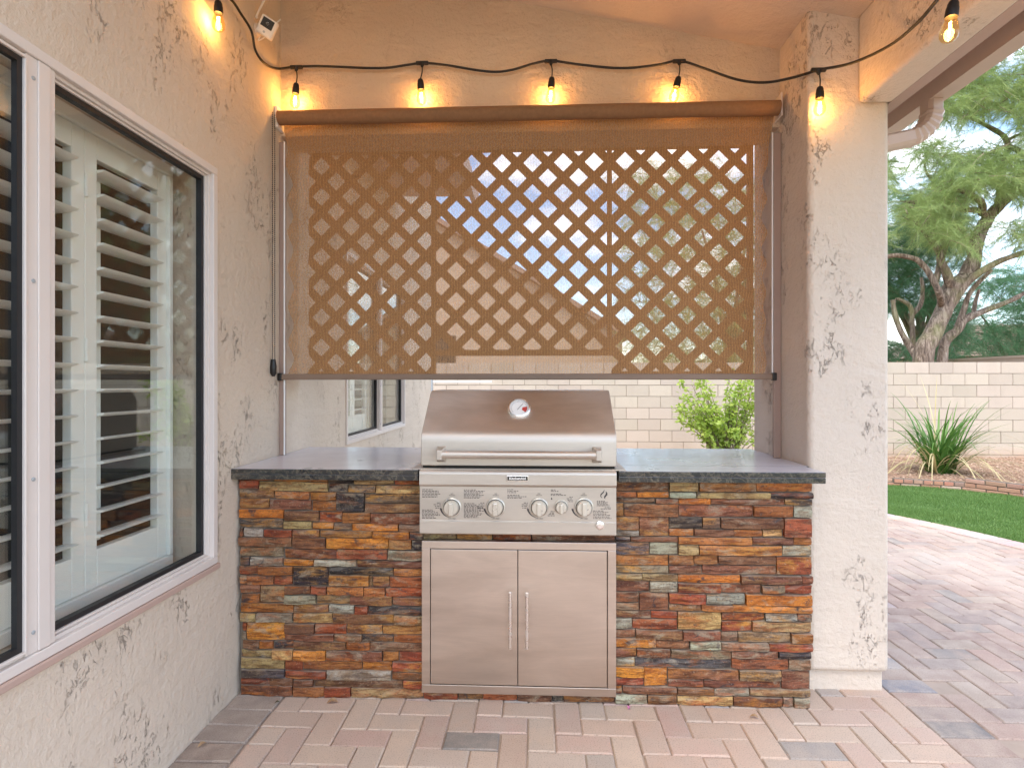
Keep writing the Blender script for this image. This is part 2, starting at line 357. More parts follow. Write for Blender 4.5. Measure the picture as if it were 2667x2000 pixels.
# ------------------------------------------------------------------ ground
LX = -1.232                                        # face of the house wall
CC = Vector((-.6, 3.24)); CR = 4.7                 # arc of the patio edge
ground = box('ground', (-220, -220, -.30), (220, 320, -.062), M['soil']); tag(ground, kind='structure')
def poly_sheet(name, pts, z, mat, kind='structure', parent=None):
    return tag(MB().prism(pts, z - .03, z, lambda u, v, d: (u, v, d)).build(name, mat, parent), kind=kind)
arc = lambda r, n=90, a0=0, a1=2 * math.pi: [(CC.x + r * math.cos(a0 + (a1 - a0) * i / n), CC.y + r * math.sin(a0 + (a1 - a0) * i / n)) for i in range(n)]
paving = poly_sheet('patio_paving', [(p[0], max(p[1], -3.0)) for p in arc(CR)], -.008, M['sand'])
EDGE = [(-1.2, 8.3), (1.5, 8.2), (3.2, 7.95), (4.70, 7.45), (5.33, 7.18), (5.65, 6.73), (6.1, 5.6), (7.2, 4.2), (9, 3.4)]
lawn = poly_sheet('lawn_base', EDGE + [(11, -6), (-1.2, -6)], -.042, M['turfbase'])
bed = poly_sheet('planting_bed', list(reversed(EDGE)) + [(-6, 8.3), (-6, 11), (16, 11), (16, 3.0)], .015, M['soil'])

# pavers
PC = [((.49, .34, .27), 5), ((.50, .36, .28), 5), ((.46, .31, .26), 4), ((.52, .40, .31), 4), ((.44, .36, .30), 2), ((.34, .31, .28), .4), ((.47, .31, .27), 3)]
PC2 = [((.47, .33, .29), 5), ((.45, .32, .29), 4), ((.41, .33, .32), 3), ((.49, .39, .33), 3), ((.33, .31, .31), .8), ((.50, .34, .30), 3)]
def pick(pal): return random.choices([c for c, _ in pal], [k for _, k in pal])[0]
def paver_mesh(w_, d_):
    b = MB(); e = .0045; h = .05; x, y = w_ / 2, d_ / 2; j = lambda: random.uniform(-.0012, .0012)
    ring = lambda dx, z: [(-x + dx + j(), -y + dx + j(), z), (x - dx + j(), -y + dx + j(), z), (x - dx + j(), y - dx + j(), z), (-x + dx + j(), y - dx + j(), z)]
    vs = ring(0, -h) + ring(0, -e) + ring(e, 0)
    fs = [(8, 9, 10, 11)] + [(a + i, a + (i + 1) % 4, a + 4 + (i + 1) % 4, a + 4 + i) for a in (0, 4) for i in range(4)]
    b.add(vs, fs); m = b.mesh('paver'); m.materials.append(M['paver']); return m
G = .0035
meshes = [paver_mesh(.2 - G, .1 - G) for _ in range(8)]
pl = []      # cx, cy, rot, pal
def inside(x, y): return (Vector((x, y)) - CC).length < CR - .16
for i in range(-14, 18):                                   # main field
    for j in range(-50, 30):
        k = (i - j) % 4
        x, y = -.33 + .1 * i, 1.957 + .1 * j
        if k == 0: cx, cy, rt, ex = x + .1, y + .05, 0, .1
        elif k == 3: cx, cy, rt, ex = x + .05, y + .1, 90, .05
        else: continue
        if cx - ex > -1.035 and cx + ex < 1.472 and y < 2.3 + 0.35: pl.append((cx, cy, rt, PC))
for j in range(-50, 14):                                   # border against the house wall and the pillar line
    pl.append((-1.135, 1.957 + .1 * j + .05, 0, [((.30, .23, .20), 2), ((.26, .22, .20), 1)]))
    pl.append((1.568, 2.10 + .1 * (j - 3) + .05, 0, PC2))
for j in range(11, 32): pl.append((1.568, 2.10 + .1 * j + .05, 0, PC2))
for i in range(0, 32):
    for j in range(-40, 42):
        k = (i - j) % 4; x, y = 1.672 + .1 * i, 2.10 + .1 * j
        if k == 0: cx, cy, rt = x + .1, y + .05, 0
        elif k == 3: cx, cy, rt = x + .05, y + .1, 90
        else: continue
        if cx > 1.72 and inside(cx, cy): pl.append((cx, cy, rt, PC2))
# slots left by whole pavers at the field edges: filled with half pieces
half = [paver_mesh(.1 - G, .1 - G) for _ in range(4)]
occ = set()
def cells(cx, cy, rt):
    d = (.05, 0) if rt == 0 else (0, .05)
    return [(round((cx - d[0]) * 20), round((cy - d[1]) * 20)), (round((cx + d[0]) * 20), round((cy + d[1]) * 20))]
hl = []
for i in range(-7, 18):
    for j in range(-50, 7):
        k = (i - j) % 4; x, y = -.33 + .1 * i, 1.957 + .1 * j
        full_ok = lambda a, b: a > -1.035 and b < 1.472
        if k in (0, 1):
            x0 = x if k == 0 else x - .1
            if not full_ok(x0, x0 + .2) and full_ok(x, x + .1): hl.append((x + .05, y + .05))
        elif not full_ok(x, x + .1): pass
def px_of(x, y):
    d = -x * st + y * ct
    if d < .2: return None
    return 1333.5 + F * (x * ct + y * st) / d, 1000 + F * CH / d
def seen(x, y):
    q = px_of(x, y)
    if not q: return False
    if not (-60 < q[0] < 2730 and q[1] < 2070): return False
    if x < 1.12 and y > 2.33: return False
    if y > 2.42 and q[0] < 2290: return False
    return True
allp = [(cx, cy, rt, pal, 'f') for cx, cy, rt, pal in pl] + [(cx, cy, 0, PC, 'h') for cx, cy in hl]
near = sorted([p for p in allp if seen(p[0], p[1])], key=lambda p: math.hypot(p[0], p[1]))
SP = {}
special = [(-.23, 2.007, (.22, .205, .185)), (1.568, 2.15, (.13, .135, .15)), (1.568, 2.45, (.20, .21, .25)), (.98, 2.05, (.27, .27, .27)), (-.63, 2.10, (.34, .30, .26))]
def pcol(p):
    for x, y, c in special:
        if abs(p[0] - x) < .06 and abs(p[1] - y) < .055: return c
    c = pick(p[3]); c = tuple(a * .72 + b * .28 for a, b in zip(c, (.56, .44, .33))); q = random.uniform(1.02, 1.18) if p[3] is PC else random.uniform(.60, .76); return tuple(min(1, v * q) for v in c)
ind = near[:296]; ids = set(id(p) for p in ind)
for p in ind:
    o = bpy.data.objects.new('paver', random.choice(meshes if p[4] == 'f' else half)); C.objects.link(o); o.parent = paving
    o.location = (p[0] + random.uniform(-.001, .001), p[1] + random.uniform(-.001, .001), random.uniform(-.0022, .0022))
    o.rotation_euler = (R(random.uniform(-.6, .6)), R(random.uniform(-.6, .6)), R(p[2] + random.choice((0, 180)) + random.uniform(-.3, .3)))
    o.color = (*pcol(p), 1)
# the rest, joined, in three colour groups
rest = [p for p in allp if id(p) not in ids]
random.shuffle(rest)
for gi in range(6):
    b = MB(); part = rest[gi::6]
    for p in part:
        m = random.choice(meshes if p[4] == 'f' else half); T = Matrix.Translation((p[0], p[1], random.uniform(-.0015, .0015))) @ Matrix.Rotation(R(p[2]), 4, 'Z')
        b.add([T @ v.co for v in m.vertices], [tuple(f.vertices) for f in m.polygons])
    o = b.build('paver_field', M['paver'], paving, fix=False, color=(PC2[gi % 6][0] if gi != 5 else PC[1][0])); o['kind'] = 'stuff'
# curved soldier course
nb = int(2 * math.pi * CR / .105)
sold = paver_mesh(.2 - G, .098); b = MB()
for k in range(nb):
    a = 2 * math.pi * k / nb; x, y = CC.x + (CR - .05) * math.cos(a), CC.y + (CR - .05) * math.sin(a)
    if y < -2.5 or x < LX + .1: continue
    if seen(x, y) and x > 1.5:
        o = bpy.data.objects.new('border_paver', sold); C.objects.link(o); o.parent = paving
        o.location = (x, y, .002); o.rotation_euler = (0, 0, a); c = pick(PC2); o.color = (*[v * random.uniform(.95, 1.15) for v in c], 1)
    else:
        T = Matrix.Translation((x, y, 0)) @ Matrix.Rotation(a, 4, 'Z'); b.add([T @ v.co for v in sold.vertices], [tuple(f.vertices) for f in sold.polygons])
b.build('border_paver_field', M['paver'], paving, fix=False, color=PC2[0][0])['kind'] = 'stuff'

# turf blades
def in_poly(x, y, P):
    c = False; n = len(P)
    for i in range(n):
        (x0, y0), (x1, y1) = P[i], P[i - 1]
        if (y0 > y) != (y1 > y) and x < (x1 - x0) * (y - y0) / (y1 - y0) + x0: c = not c
    return c
LAWN = EDGE + [(11, -6), (-1.2, -6)]
vs = []; fs = []
while len(fs) < 110000:
    x = random.uniform(2.6, 7.2); y = random.uniform(3.6, 7.9)
    q = px_of(x, y)
    if q[0] < 2200 or q[0] > 2900: continue
    if (Vector((x, y)) - CC).length < CR + .055 or not in_poly(x, y, LAWN): continue
    a = random.uniform(0, 6.28); h = random.uniform(.03, .052); wd = .0035; lx, ly = random.uniform(-.018, .018), random.uniform(-.018, .018); h *= .8 + .5 * mnoise.noise(Vector((x * 2.5, y * 2.5, 0)))
    n = len(vs); vs += [(x - wd * math.cos(a), y - wd * math.sin(a), -.043), (x + wd * math.cos(a), y + wd * math.sin(a), -.043), (x + lx, y + ly, -.043 + h)]; fs.append((n, n + 1, n + 2))
b = MB(); b.v = vs; b.f = fs
tag(b.build('turf_grass', M['grass'], fix=False), 'short bright green artificial turf beside the curved paver edge', 'turf', kind='stuff')

# chips in the planting bed
vs = []; fs = []; BED = list(reversed(EDGE)) + [(-6, 8.3), (-6, 11), (16, 11), (16, 3.0)]
b = MB()
for _ in range(9000):
    x = random.uniform(4.2, 8.6); y = random.uniform(6.0, 9.95)
    if not in_poly(x, y, BED): continue
    q = px_of(x, y)
    if q[0] < 2250 or q[0] > 2800: continue
    s = random.uniform(.008, .028); T = Matrix.Translation((x, y, .017 + s * .2)) @ Matrix.Rotation(random.uniform(0, 6.28), 4, 'Z') @ Matrix.Rotation(random.uniform(-.5, .5), 4, 'X')
    b.add([T @ Vector(v) for v in ((-s, -s * .6, 0), (s, -s * .5, 0), (0, s * .7, 0), (0, 0, s * .6))], [(0, 1, 3), (1, 2, 3), (2, 0, 3)])
tag(b.build('bark_chips', M['chip'], fix=False), 'reddish brown chips covering the planting bed by the block wall', 'mulch', kind='stuff')

# brick edging
be = empty('brick_edging', (5.3, 7.2, 0)); tag(be, 'low red brick edging between green turf and planting bed', 'edging')
BR = [((.42, .14, .09), 5), ((.34, .12, .08), 4), ((.46, .24, .17), 3), ((.50, .42, .36), 2), ((.16, .12, .11), 1)]
inv = be.matrix_world.inverted(); inv = Matrix.Translation((-5.3, -7.2, 0))
def course(p, q, z0, bl, bh=.052, dep=.1, off=0):
    p, q = Vector(p), Vector(q); L = (q - p).length; a = math.atan2(q.y - p.y, q.x - p.x); s = off
    while s < L - .02:
        l = min(bl, L - s); c = p + (q - p) * ((s + l / 2) / L)
        T = inv @ Matrix.Translation((c.x, c.y, z0 + random.uniform(-.002, .002))) @ Matrix.Rotation(a + random.uniform(-.02, .02), 4, 'Z')
        MB().box((-l / 2 + .006, -dep / 2, 0), (l / 2 - .006, dep / 2, bh - .007), T).build('brick', M['brick'], be, color=[v * random.uniform(.85, 1.15) for v in pick(BR)], bevel=.004, seg=1)
        s += bl
    T = inv @ Matrix.Translation(((p.x + q.x) / 2, (p.y + q.y) / 2, z0)) @ Matrix.Rotation(a, 4, 'Z')
    MB().box((-L / 2, -dep / 2 + .008, -.01), (L / 2, dep / 2 - .008, bh - .002), T).build('mortar', M['mortar'], be)
course((4.5, 7.52), (5.33, 7.18), -.04, .21); course((4.62, 7.46), (5.33, 7.18), .013, .105)
course((2.9, 8.0), (4.5, 7.52), -.04, .21)
for k in range(3): course((5.33, 7.18), (5.65, 6.73), -.04 + .053 * k, .21 if k < 2 else .2, off=-.1 * (k % 2) if k else 0); course((5.65, 6.73), (6.1, 5.6), -.04 + .053 * k, .21, off=0)

# ------------------------------------------------------------------ block walls
def block_wall(name, label, x0, x1, Y, zb, n, vis):
    w_ = empty(name, ((x0 + x1) / 2, Y, zb)); tag(w_, label, 'wall'); ox = (x0 + x1) / 2
    MB().box((x0 - ox + .01, .012, -.2), (x1 - ox - .01, .14, n * .2 - .012)).build('mortar_core', M['blockmortar'], w_)
    m = MB(); 
    hw, hd = .1965, .075
    bm_ = MB().box((-.1955, -.0, .0045), (.1955, .15, .1955)).mesh('block'); bm_.materials.append(M['block'])
    stuff = MB()
    for r in range(n):
        x = x0 + (.2 if r % 2 else 0)
        while x + .4 <= x1 + .01:
            cx = x + .2
            if any(a <= cx <= b_ for a, b_ in vis):
                o = bpy.data.objects.new('block', bm_); C.objects.link(o); o.parent = w_; o.location = (cx - ox, random.uniform(-.004, .004), r * .2)
                q = random.uniform(.9, 1.08); o.color = (.53 * q, .455 * q * random.uniform(.98, 1.02), .365 * q, 1)
            else: stuff.box((cx - ox - .1955, 0, r * .2 + .0045), (cx - ox + .1955, .15, r * .2 + .1955))
            x += .4
    stuff.build('block_field', M['block'], w_, fix=False, color=(.53, .455, .365))['kind'] = 'stuff'
    return w_
block_wall('block_wall', 'pale grey-beige concrete block wall behind the spiky green plant and the shrub', -3.2, 14, 10.0, -.14, 9, [(-1.9, 4.2), (6.2, 9.4)])
fw = empty('boundary_wall', (11.5, 14.2, 0)); tag(fw, 'plain brown stucco boundary wall rising beyond the block wall under the trees', 'wall')
a_, b_ = at(2380, 900, 16.5), at(3000, 900, 10.9)
ang = math.atan2(b_.y - a_.y, b_.x - a_.x); Lw = math.hypot(b_.x - a_.x, b_.y - a_.y)
Tm = Matrix.Translation((-11.5, -14.2, 0)) @ Matrix.Translation((a_.x, a_.y, 0)) @ Matrix.Rotation(ang, 4, 'Z')
MB().box((0, 0, -.3), (Lw, .2, 1.88), Tm).build('wall_body', M['farwall'], fw); MB().box((0, -.02, 1.882), (Lw, .22, 1.94), Tm).build('wall_cap', M['farwall'], fw)

# ------------------------------------------------------------------ house wall with windows
house = empty('house_wall', (LX, 2, 0)); tag(house, 'long tan stucco house wall on the left with shuttered windows', 'wall')
HI = Matrix.Translation((-LX, -2, 0))
W1 = (.50, 2.107, .593, 2.107); W2 = (3.58, 5.21, .885, 2.15)
def wall_cells(mb, us, vs_, holes, d0, d1, f):
    def hole(i, j):
        if i < 0 or j < 0 or i >= len(us) - 1 or j >= len(vs_) - 1: return True
        u, v = (us[i] + us[i + 1]) / 2, (vs_[j] + vs_[j + 1]) / 2
        return any(a < u < b and c < v < d for a, b, c, d in holes)
    for i in range(len(us) - 1):
        for j in range(len(vs_) - 1):
            if hole(i, j): continue
            u0, u1, v0, v1 = us[i], us[i + 1], vs_[j], vs_[j + 1]
            for d, rev in ((d0, 0), (d1, 1)):
                q = [f(u0, v0, d), f(u1, v0, d), f(u1, v1, d), f(u0, v1, d)]; mb.add(q[::-1] if rev else q, [(0, 1, 2, 3)])
            if hole(i - 1, j): mb.add([f(u0, v0, d0), f(u0, v1, d0), f(u0, v1, d1), f(u0, v0, d1)], [(0, 1, 2, 3)])
            if hole(i + 1, j): mb.add([f(u1, v0, d0), f(u1, v0, d1), f(u1, v1, d1), f(u1, v1, d0)], [(0, 1, 2, 3)])
            if hole(i, j - 1): mb.add([f(u0, v0, d0), f(u0, v0, d1), f(u1, v0, d1), f(u1, v0, d0)], [(0, 1, 2, 3)])
            if hole(i, j + 1): mb.add([f(u0, v1, d0), f(u1, v1, d0), f(u1, v1, d1), f(u0, v1, d1)], [(0, 1, 2, 3)])
    return mb
mb = MB(); wall_cells(mb, [-3.5, W1[0], W1[1], W2[0], W2[1], 6.55], [-.1, W1[2], W2[2], W1[3], W2[3], 3.6], [W1, W2], LX, LX - .17, lambda u, v, d: HI @ Vector((d, u, v)))
o = mb.build('wall_face', M['wall'], house, fix=False)
bm = bmesh.new(); bm.from_mesh(o.data); bmesh.ops.remove_doubles(bm, verts=bm.verts, dist=1e-5); bmesh.ops.recalc_face_normals(bm, faces=bm.faces); bm.to_mesh(o.data); bm.free()
hb = lambda a, b: MB().box(a, b, HI)
# dark rooms behind
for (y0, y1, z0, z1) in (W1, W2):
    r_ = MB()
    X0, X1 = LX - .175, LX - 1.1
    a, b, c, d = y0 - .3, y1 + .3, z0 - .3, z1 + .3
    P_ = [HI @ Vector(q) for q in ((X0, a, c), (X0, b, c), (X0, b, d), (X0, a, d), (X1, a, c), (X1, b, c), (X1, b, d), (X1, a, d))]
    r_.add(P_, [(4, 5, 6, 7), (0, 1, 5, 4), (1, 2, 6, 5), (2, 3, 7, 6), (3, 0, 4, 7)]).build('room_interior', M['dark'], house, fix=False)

def frame_rect(mb, y0, y1, z0, z1, t, xa, xb):
    """four bars, inside the given rectangle"""
    mb.box((xa, y0, z0), (xb, y1, z0 + t), HI); mb.box((xa, y0, z1 - t), (xb, y1, z1), HI)
    mb.box((xa, y0, z0 + t), (xb, y0 + t, z1 - t), HI); mb.box((xa, y1 - t, z0 + t), (xb, y1, z1 - t), HI); return mb
def window(wr, sashes, shutters, depth=.155):
    y0, y1, z0, z1 = wr
    win = bpy.data.objects.new('window', None); C.objects.link(win); win.parent = house
    g = MB(); frame_rect(g, y0, y1, z0, z1, .028, LX - .06, LX + .010); g.build('frame', M['vinyl'], win, bevel=.003)
    g = MB(); frame_rect(g, y0 + .028, y1 - .028, z0 + .028, z1 - .028, .010, LX - .055, LX - .004); g.build('inner_frame', M['vinyl'], win, bevel=.002)
    for (a, b, mull) in sashes:
        if mull: 
            hb((LX - .030, a, z0 + .0285), (LX + .004, b, z1 - .0285)).build('mullion', M['vinyl'], win, bevel=.003)
            m_ = (a + b) / 2; hb((LX + .004, m_ - .012, z0 + .03), (LX + .009, m_ + .022, z1 - .03)).build('mullion_rib', M['vinyl'], win, bevel=.002)
            for zz in (z0 + .08, z0 + (z1 - z0) * .3, z0 + (z1 - z0) * .62, z1 - .08): MB().lathe([(.005, 0), (.005, .002), (.003, .003)], HI @ Matrix.Translation((LX + .004, m_ - .022, zz)) @ Matrix.Rotation(R(90), 4, 'Y'), 10).build('screw', M['metalgrey'], win)
        else:
            q = .022 if mull is None else 0          # the outer, sliding sash sits further out
            g = MB(); frame_rect(g, a, b, z0 + .0385, z1 - .0385, .007, LX - .05 + q * 1.8, LX - .012 + q); g.build('sash', M['vinyl'], win, bevel=.002)
            g = MB(); frame_rect(g, a + .0072, b - .0072, z0 + .0457, z1 - .0457, .014, LX - .040 + q * 1.3, LX - .019 + q); g.build('gasket', M['gasket'], win)
            hb((LX - .034 + q, a + .012, z0 + .05), (LX - .030 + q, b - .012, z1 - .05)).build('pane', M['glass'], win)
    xs = LX - depth
    for (a, b) in shutters:
        st_ = .048; zb, zt = z0 + .165, z1 - .118
        g = MB(); g.box((xs - .03, a, z0 + .045), (xs, a + st_, z1 - .045), HI); g.box((xs - .03, b - st_, z0 + .045), (xs, b, z1 - .045), HI)
        g.box((xs - .03, a + st_, z0 + .045), (xs, b - st_, zb), HI); g.box((xs - .03, a + st_, zt), (xs, b - st_, z1 - .045), HI); g.build('shutter_frame', M['shutter'], win, bevel=.003)
        nl = round((zt - zb) / .0765); pitch = (zt - zb) / nl
        for k in range(nl):
            zc = zb + pitch * (k + .5)
            prof = [(math.cos(t) * .041, math.sin(t) * .0055) for t in [i * math.pi / 5 for i in range(10)]]
            T = HI @ Matrix.Translation((xs - .015, 0, zc)) @ Matrix.Rotation(R(-7), 4, 'Y')
            MB().prism(prof, a + st_ + .001, b - st_ - .001, lambda u, v, d: T @ Vector((u, d, v))).build('louver', M['shutter'], win, smooth=50)
        yr = a + st_ + (b - a - 2 * st_) * .22
        hb((xs - .062, yr, zb + .01), (xs - .052, yr + .016, zt - .01)).build('tilt_rod', M['shutter'], win)
    for (a, b) in shutters:
        for zz in (z0 + .25, (z0 + z1) / 2 + .0, z1 - .25):
            MB().tube([HI @ Vector((xs + .004, a, zz)), HI @ Vector((xs + .004, a, zz + .07))], .0055, 8).build('hinge', M['shutter'], win)
    g = MB(); yA, yB = shutters[0][0] - .03, shutters[-1][1] + .022
    g.box((xs - .035, yA, z0 + .004), (xs + .012, yB, z0 + .043), HI); g.box((xs - .035, yA, z1 - .043), (xs + .012, yB, z1 - .004), HI)
    g.box((xs - .035, shutters[-1][1] + .002, z0 + .044), (xs + .012, yB, z1 - .044), HI); g.build('shutter_surround', M['shutter'], win, bevel=.003)
    return win
window(W1, [(1.385, 2.069, 0), (1.30, 1.384, 1), (.54, 1.299, None)], [(.52, .90), (.903, 1.284), (1.287, 1.667), (1.669, 2.05)])
window(W2, [(3.62, 4.37, 0), (4.371, 4.44, 1), (4.441, 5.17, 0)], [(3.66, 4.02), (4.023, 4.38)], .10)
hb((LX, W1[0] - .01, W1[2] - .022), (LX + .016, W1[1] + .01, W1[2] - .001)).build('sill_strip', M['trimpaint'], house, bevel=.004)

# ------------------------------------------------------------------ patio structure
HY0, HY1 = 2.66, 2.86; PX0, PX1 = 1.134, 1.462; OT = 2.476
CZ = lambda x: 3.072 - .21 * x
hw_ = tag(MB().prism([(LX, OT), (PX0, OT), (PX0, CZ(PX0) + .02), (LX, CZ(LX) + .02)], HY0, HY1, lambda u, v, d: (u, d, v)).build('partition_wall', M['header']),
          'tan textured stucco wall above the roller shade, meeting the sloping ceiling', 'wall')
tag(box('knee_wall', (LX, 2.68, -.1), (PX0, 2.86, .885), M['header']), 'low stucco wall below the counter behind the stone island', 'wall')
pil = empty('stucco_pillar', (1.3, 2.6, 0)); tag(pil, 'beige stucco pillar right of the stone island', 'pillar')
PI_ = Matrix.Translation((-1.3, -2.6, 0))
MB().box((PX0, 2.38, .085), (PX1, 2.98, CZ(PX0) + .04), PI_).build('shaft', M['pillar'], pil, bevel=.022, seg=4, smooth=40)
MB().box((PX0 + .012, 2.41, -.1), (PX1 - .012, 2.97, .084), PI_).build('plinth', M['pillar'], pil, bevel=.006)
roof = empty('patio_roof', (.1, 1.5, 3)); tag(roof, 'sloping tan patio roof with stucco beam on its right edge', 'roof')
RI = Matrix.Translation((-.1, -1.5, -3)); RY0, RY1 = .6, 3.3  # roof cut short out of view so more daylight reaches the patio
XE = 1.66
MB().prism([(LX - .6, CZ(LX - .6)), (XE, CZ(XE)), (XE, CZ(XE) + .2), (LX - .6, CZ(LX - .6) + .2)], RY0, HY0 - .0, lambda u, v, d: RI @ Vector((u, d, v))).build('ceiling', M['ceiling'], roof)
MB().prism([(LX - .6, CZ(LX - .6) + .03), (XE, CZ(XE) + .03), (XE, CZ(XE) + .2), (LX - .6, CZ(LX - .6) + .2)], HY0 + .001, RY1, lambda u, v, d: RI @ Vector((u, d, v))).build('rear_eave', M['trimpaint'], roof)
MB().box((1.33, RY0, 2.437), (1.467, 2.379, 2.80), RI).build('beam', M['pillar'], roof, bevel=.018, seg=4, smooth=40)
MB().box((1.4675, RY0, 2.445), (1.522, 3.25, 2.68), RI).build('fascia_board', M['trimpaint'], roof, bevel=.002)
MB().box((1.5225, RY0, 2.56), (1.655, 3.25, 2.59), RI).build('soffit', M['trimpaint'], roof)
MB().box((1.30, 3.05, 2.50), (1.66, 3.2, 2.60), RI).build('eave_return', M['farwall'], roof)
gut = empty('gutter', (1.7, 2, 2.5)); tag(gut, 'painted rain gutter with curved downspout elbow beside the pillar', 'gutter')
GI = Matrix.Translation((-1.7, -2, -2.5))
prof = [(1.66, 2.62), (1.66, 2.482), (1.735, 2.482), (1.748, 2.52), (1.775, 2.56), (1.785, 2.62), (1.775, 2.62), (1.765, 2.565), (1.74, 2.525), (1.729, 2.49), (1.667, 2.49), (1.667, 2.62)]
MB().prism(prof, RY0, 3.25, lambda u, v, d: GI @ Vector((u, d, v))).build('trough', M['gutterpaint'], gut)
# corrugated elbow: rectangular section swept, ribs on the outer bend
g = MB(); path = []
cx, cz, rr = 1.575, 2.478, .115
for k in range(13):
    a = R(0 - 78 * k / 12); path.append((Vector((cx + rr * math.cos(a), 2.47, cz - .035 + rr * math.sin(a) )), a, .0045 * (k % 2)))
path = [(Vector((cx + rr, 2.47, 2.49)), 0, 0)] + path + [(Vector((cx + rr * math.cos(R(-78)) - .16, 2.47, cz - .035 + rr * math.sin(R(-78)) - .034)), R(-78), 0)]
vs = []; fs = []; ns = 16
for p, a, e in path:
    nrm = Vector((math.cos(a), 0, math.sin(a)))
    for k in range(ns):
        t = 2 * math.pi * k / ns; rr_ = (.031 + e) * (1 + (.06 if k % 2 else 0)); cs, sn = math.cos(t), math.sin(t)
        q = lambda v: math.copysign(abs(v) ** .55, v)
        vs.append(GI @ (p + nrm * q(cs) * rr_ + Vector((0, 1, 0)) * q(sn) * rr_ * 1.3))
for i in range(len(path) - 1):
    for k in range(ns): fs.append((i * ns + k, i * ns + (k + 1) % ns, (i + 1) * ns + (k + 1) % ns, (i + 1) * ns + k))
g.add(vs, fs).build('downspout_elbow', M['gutterpaint'], gut)

# ------------------------------------------------------------------ stone island
isl = empty('grill_island', (-.07, 2.6, 0)); tag(isl, 'stacked ledgestone island with dark granite countertop holding the grill', 'kitchen island')
II = Matrix.Translation((.07, -2.6, 0))
SY = 2.262
MB().box((-1.222, SY + .0115, -.05), (-.457, 2.675, .893), II).build('core', M['mortar'], isl)
MB().box((.317, SY + .0115, -.05), (1.086, 2.675, .893), II).build('core', M['mortar'], isl)
MB().box((-.4565, SY + .02, -.05), (.3165, 2.675, .64), II).build('core', M['mortar'], isl)
COL = {'r': (.27, .075, .035), 'R': (.36, .10, .035), 'b': (.19, .095, .052), 'o': (.33, .14, .045), 'O': (.47, .19, .035), 'p': (.19, .085, .050), 'd': (.040, .034, .038),
       'g': (.30, .29, .225), 's': (.22, .165, .115), 'n': (.085, .078, .082), 't': (.30, .22, .11), 'y': (.42, .28, .12)}
LEFT = """152,138,305,152,b 307,136,670,160,o 675,138,840,168,d 842,138,1105,178,t 1112,138,1296,176,r 78,152,208,208,r 212,160,670,222,t 677,170,803,228,d 805,180,985,230,s 988,180,1296,234,y
78,210,310,268,b 314,224,545,276,o 548,226,725,282,o 728,232,912,354,d 918,236,1296,296,s 78,272,277,337,o 281,278,560,345,p 564,284,725,350,o 918,298,1296,358,b 78,340,375,400,O 384,350,612,416,b 614,356,765,424,r
770,358,952,428,o 955,362,1296,434,p 78,404,372,460,n 376,418,562,470,t 565,428,708,472,O 712,430,828,474,s 832,432,1135,480,O 1140,438,1296,486,s 78,462,106,518,d 110,464,243,520,g 247,472,436,522,r
440,474,614,524,p 622,476,966,522,b 968,484,1208,536,O 1210,490,1296,540,d 78,522,432,584,b 436,526,658,598,b 662,526,1073,598,O 1076,538,1222,602,o 1226,542,1296,606,d 80,588,372,650,s 384,602,728,664,p
730,602,1062,668,r 1066,608,1296,674,g 84,654,150,706,n 153,656,372,710,g 376,668,578,712,O 580,672,858,716,g 862,676,1296,724,p 78,712,206,766,r 208,714,436,772,o 440,718,674,840,d 680,722,1102,768,d
1106,728,1296,778,o 82,770,135,826,g 137,774,308,834,b 310,778,432,838,r 680,772,942,842,O 944,776,966,850,t 970,778,1078,850,p 1080,782,1296,852,R 86,830,218,890,b 222,842,380,950,t 382,842,552,900,b
554,846,662,900,r 666,846,910,904,o 912,854,1048,914,o 1052,856,1296,916,R 88,892,218,952,b 382,904,590,962,g 598,906,816,964,t 818,908,1095,970,p 1098,920,1298,974,p 92,955,442,1016,o 446,966,672,1020,b
676,968,845,1022,g 848,974,936,1030,r 940,976,1298,1034,n 84,1020,194,1080,t 196,1020,436,1080,g 440,1024,700,1088,y 704,1026,1106,1092,b 1108,1038,1298,1098,t 92,1084,126,1140,r 130,1084,380,1200,O
384,1092,582,1156,p 584,1094,790,1160,R 794,1096,1030,1160,b 1032,1102,1298,1162,o 90,1144,126,1198,s 384,1160,710,1204,p 712,1164,895,1212,s 897,1164,1100,1214,n 1103,1166,1298,1220,o 92,1202,212,1260,b
214,1204,304,1256,O 312,1206,438,1256,d 444,1208,790,1262,p 794,1214,948,1268,o 950,1218,1298,1274,b 92,1264,298,1310,t 300,1260,438,1328,y 444,1266,656,1332,O 658,1270,1030,1338,p 1034,1276,1136,1344,o
1140,1280,1298,1344,r 96,1314,382,1384,t 384,1332,500,1396,r 504,1338,896,1396,o 898,1342,1092,1406,O 1096,1348,1298,1412,r 98,1386,382,1440,n 386,1400,660,1452,r 664,1400,1088,1466,g 1092,1414,1298,1466,b
92,1444,278,1488,r 280,1448,438,1502,b 444,1456,574,1500,p 578,1460,1165,1514,b 1168,1468,1298,1520,r 90,1492,438,1560,p 442,1504,648,1574,o 650,1508,822,1584,r 826,1518,1298,1592,t"""
